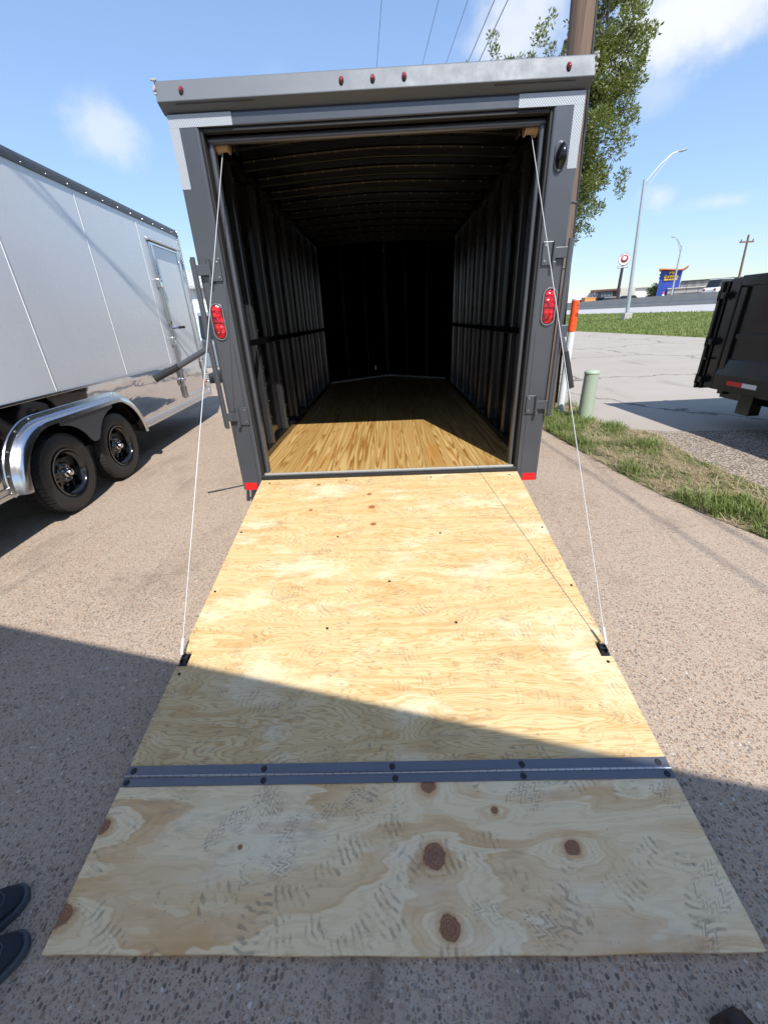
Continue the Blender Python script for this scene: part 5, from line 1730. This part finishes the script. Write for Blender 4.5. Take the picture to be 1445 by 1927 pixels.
def shoe(parent, toe, d, mat_u, mat_s, L=.285, w=.050, square=False):
    """shoe lofted along its length; toe is the tip on the ground"""
    d = Vector(d).normalized()
    s_ = Vector((-d.y, d.x, 0))
    def ring(u, hw, zb, zt_, n=18):
        c = Vector(toe) - d * u
        return [tuple(c + s_ * (math.cos(a) * hw) + Vector((0, 0, zb + (zt_ - zb) * (.5 + .5 * math.sin(a))))) for a in [2 * math.pi * k / n for k in range(n)]]
    if square:
        up = [(.004, .030, .012, .034), (.012, .036, .012, .046), (.05, .043, .012, .058), (.11, .047, .012, .075), (.17, .044, .012, .13), (.22, .043, .012, .24), (.255, .043, .012, .30), (.285, .040, .012, .30)]
        so = [(0, .032), (.008, .038), (.05, .045), (.11, .049), (.2, .044), (.288, .042)]
    else:
        up = [(.010, .014, .014, .032), (.018, .026, .014, .040), (.035, .037, .014, .050), (.065, .046, .014, .060), (.105, .049, .014, .072), (.15, .046, .014, .090), (.20, .041, .014, .105), (.245, .038, .014, .105), (.270, .030, .014, .095)]
        so = [(.0, .012), (.004, .022), (.012, .032), (.03, .043), (.065, .052), (.11, .054), (.18, .047), (.24, .044), (.272, .034), (.28, .016)]
    MB().loft([ring(*q) for q in up]).build('shoe', mat_u, parent, smooth=True)
    c0 = Vector(toe)
    left = [tuple(c0 - d * u + s_ * h) for u, h in so]
    right = [tuple(c0 - d * u - s_ * h) for u, h in reversed(so)]
    pl_ = [(p[0], p[1]) for p in left + right]
    MB().prism(pl_, 'z', toe[2] + .0005 if len(toe) > 2 else .0005, .024).build('shoe_sole', mat_s, parent, bevel=.004)
    if not square:
        MB().tube([ring(u, hw + .0005, .0, zt_ + .001)[9 - k] for k in range(0, 0)] + [tuple(c0 - d * u + s_ * h + Vector((0, 0, zt_))) for u, h, zt_ in
                  ((.10, .030, .066), (.07, .028, .059), (.05, .021, .053), (.042, .0, .0535), (.05, -.021, .053), (.07, -.028, .059), (.10, -.030, .066))], .0018, 5).build('shoe_seam', mat_s, parent)


pb = Vector((-1.24, -2.42, 0))
toes = (Vector((-1.060, -2.178, 0)), Vector((-.978, -2.278, 0)))
for tpt in toes:
    shoe(PR, tuple(tpt - pb), dirs, 'shoe_navy', 'shoe_sole')


def skin_body(name, joints, edges, mat, parent, levels=2):
    me = bpy.data.meshes.new(name)
    keys = list(joints)
    me.from_pydata([joints[k][0] for k in keys], [(keys.index(a), keys.index(b)) for a, b in edges], [])
    o = bpy.data.objects.new(name, me)
    COL.objects.link(o)
    sk = o.modifiers.new('skin', 'SKIN')
    for i, k in enumerate(keys):
        r_ = joints[k][1]
        me.skin_vertices[0].data[i].radius = r_ if isinstance(r_, tuple) else (r_, r_)
    me.skin_vertices[0].data[0].use_root = True
    sk.use_smooth_shade = True
    sb = o.modifiers.new('sub', 'SUBSURF')
    sb.levels = levels
    sb.render_levels = levels
    me.materials.append(MATS[mat])
    o.parent = parent
    return o


sd = Vector((-dirs.y, dirs.x, 0))
ank = [tuple(tp_ - pb - dirs * .225 + Vector((0, 0, .085))) for tp_ in toes]
mid = (Vector(ank[0]) + Vector(ank[1])) / 2
def at(f_, s_, z): return tuple(Vector((mid.x, mid.y, 0)) + dirs * f_ + sd * s_ + Vector((0, 0, z)))
def bend(a, b, t_, f_): return tuple(Vector(a).lerp(Vector(b), t_) + dirs * f_)
hips = [at(-.13, .09, .88), at(-.13, -.09, .88)]
J = {'pelvis': (at(-0.154, 0, 0.936), (.15, .11)), 'waist': (at(-0.167, 0, 1.031), (.14, .10)),
     'hl': (hips[0], .088), 'kl': (bend(ank[0], hips[0], .48, .03), .062), 'al': (ank[0], .050), 'hr': (hips[1], .088), 'kr': (bend(ank[1], hips[1], .48, .03), .062), 'ar': (ank[1], .050)}
skin_body('trousers', J, [('pelvis', 'waist'), ('pelvis', 'hl'), ('hl', 'kl'), ('kl', 'al'), ('pelvis', 'hr'), ('hr', 'kr'), ('kr', 'ar')], 'trouser_dark', PR)
J = {'chest': (at(-0.199, 0, 1.261), (.17, .11)), 'waist': (at(-0.162, 0, 0.993), (.145, .105)), 'neckb': (at(-0.219, 0, 1.404), (.07, .06)),
     'sl': (at(-0.214, .17, 1.366), .066), 'el': (at(-0.198, .24, 1.108), .045), 'sr': (at(-0.214, -.17, 1.366), .066), 'er': (at(-0.198, -.24, 1.108), .045)}
skin_body('shirt', J, [('chest', 'waist'), ('chest', 'neckb'), ('chest', 'sl'), ('sl', 'el'), ('chest', 'sr'), ('sr', 'er')], 'shirt_grey', PR)
J = {'neck': (at(-0.218, 0, 1.394), .052), 'jaw': (at(-0.209, 0, 1.490), (.058, .07)), 'face': (at(-0.223, 0, 1.571), (.074, .092)), 'crownp': (at(-0.248, 0, 1.647), (.066, .082)), 'nose': (at(-0.123, 0, 1.561), .012)}
skin_body('head', J, [('neck', 'jaw'), ('jaw', 'face'), ('face', 'crownp'), ('face', 'nose')], 'skin', PR)
for s in (1, -1):
    J = {'elb': (at(-0.199, s * .24, 1.117), .040), 'wr': (at(-0.087, s * .26, 0.888), .027), 'palm': (at(-0.053, s * .26, 0.821), (.020, .040))}
    E_ = [('elb', 'wr'), ('wr', 'palm')]
    for k, (df, ln) in enumerate(((-.028, .075), (-.010, .088), (.010, .084), (.028, .066))):
        J['f%d' % k] = (at(.08 - .12 + df, s * .258, (.835) * .955), .0095)
        J['g%d' % k] = (at(.088 - .12 + df, s * .25, (.835 - ln * .55) * .955), .0085)
        J['h%d' % k] = (at(.085 - .12 + df, s * .235, (.835 - ln) * .955), .0075)
        E_ += [('palm', 'f%d' % k), ('f%d' % k, 'g%d' % k), ('g%d' % k, 'h%d' % k)]
    J['t0'] = (at(-0.011, s * .25, 0.826), .011)
    J['t1'] = (at(0.007, s * .24, 0.788), .009)
    E_ += [('palm', 't0'), ('t0', 't1')]
    skin_body('forearm_and_hand', J, E_, 'skin', PR)
hr_ = MB().lathe([(.0, .082), (.05, .086), (.09, .070), (.115, .035), (.12, .001)], 20, 'z', Matrix.Translation(at(-0.247, 0, 1.590)))
hr_.build('hair', 'hair_dark', PR, True)

BT = thing('boot', 'dark brown leather boot toe at the bottom right edge of the picture', 'boot', (.76, -2.56, 0))
shoe(BT, (-.022, .150, 0), (-.28, 1, 0), 'boot_brown', 'boot_brown', square=True)
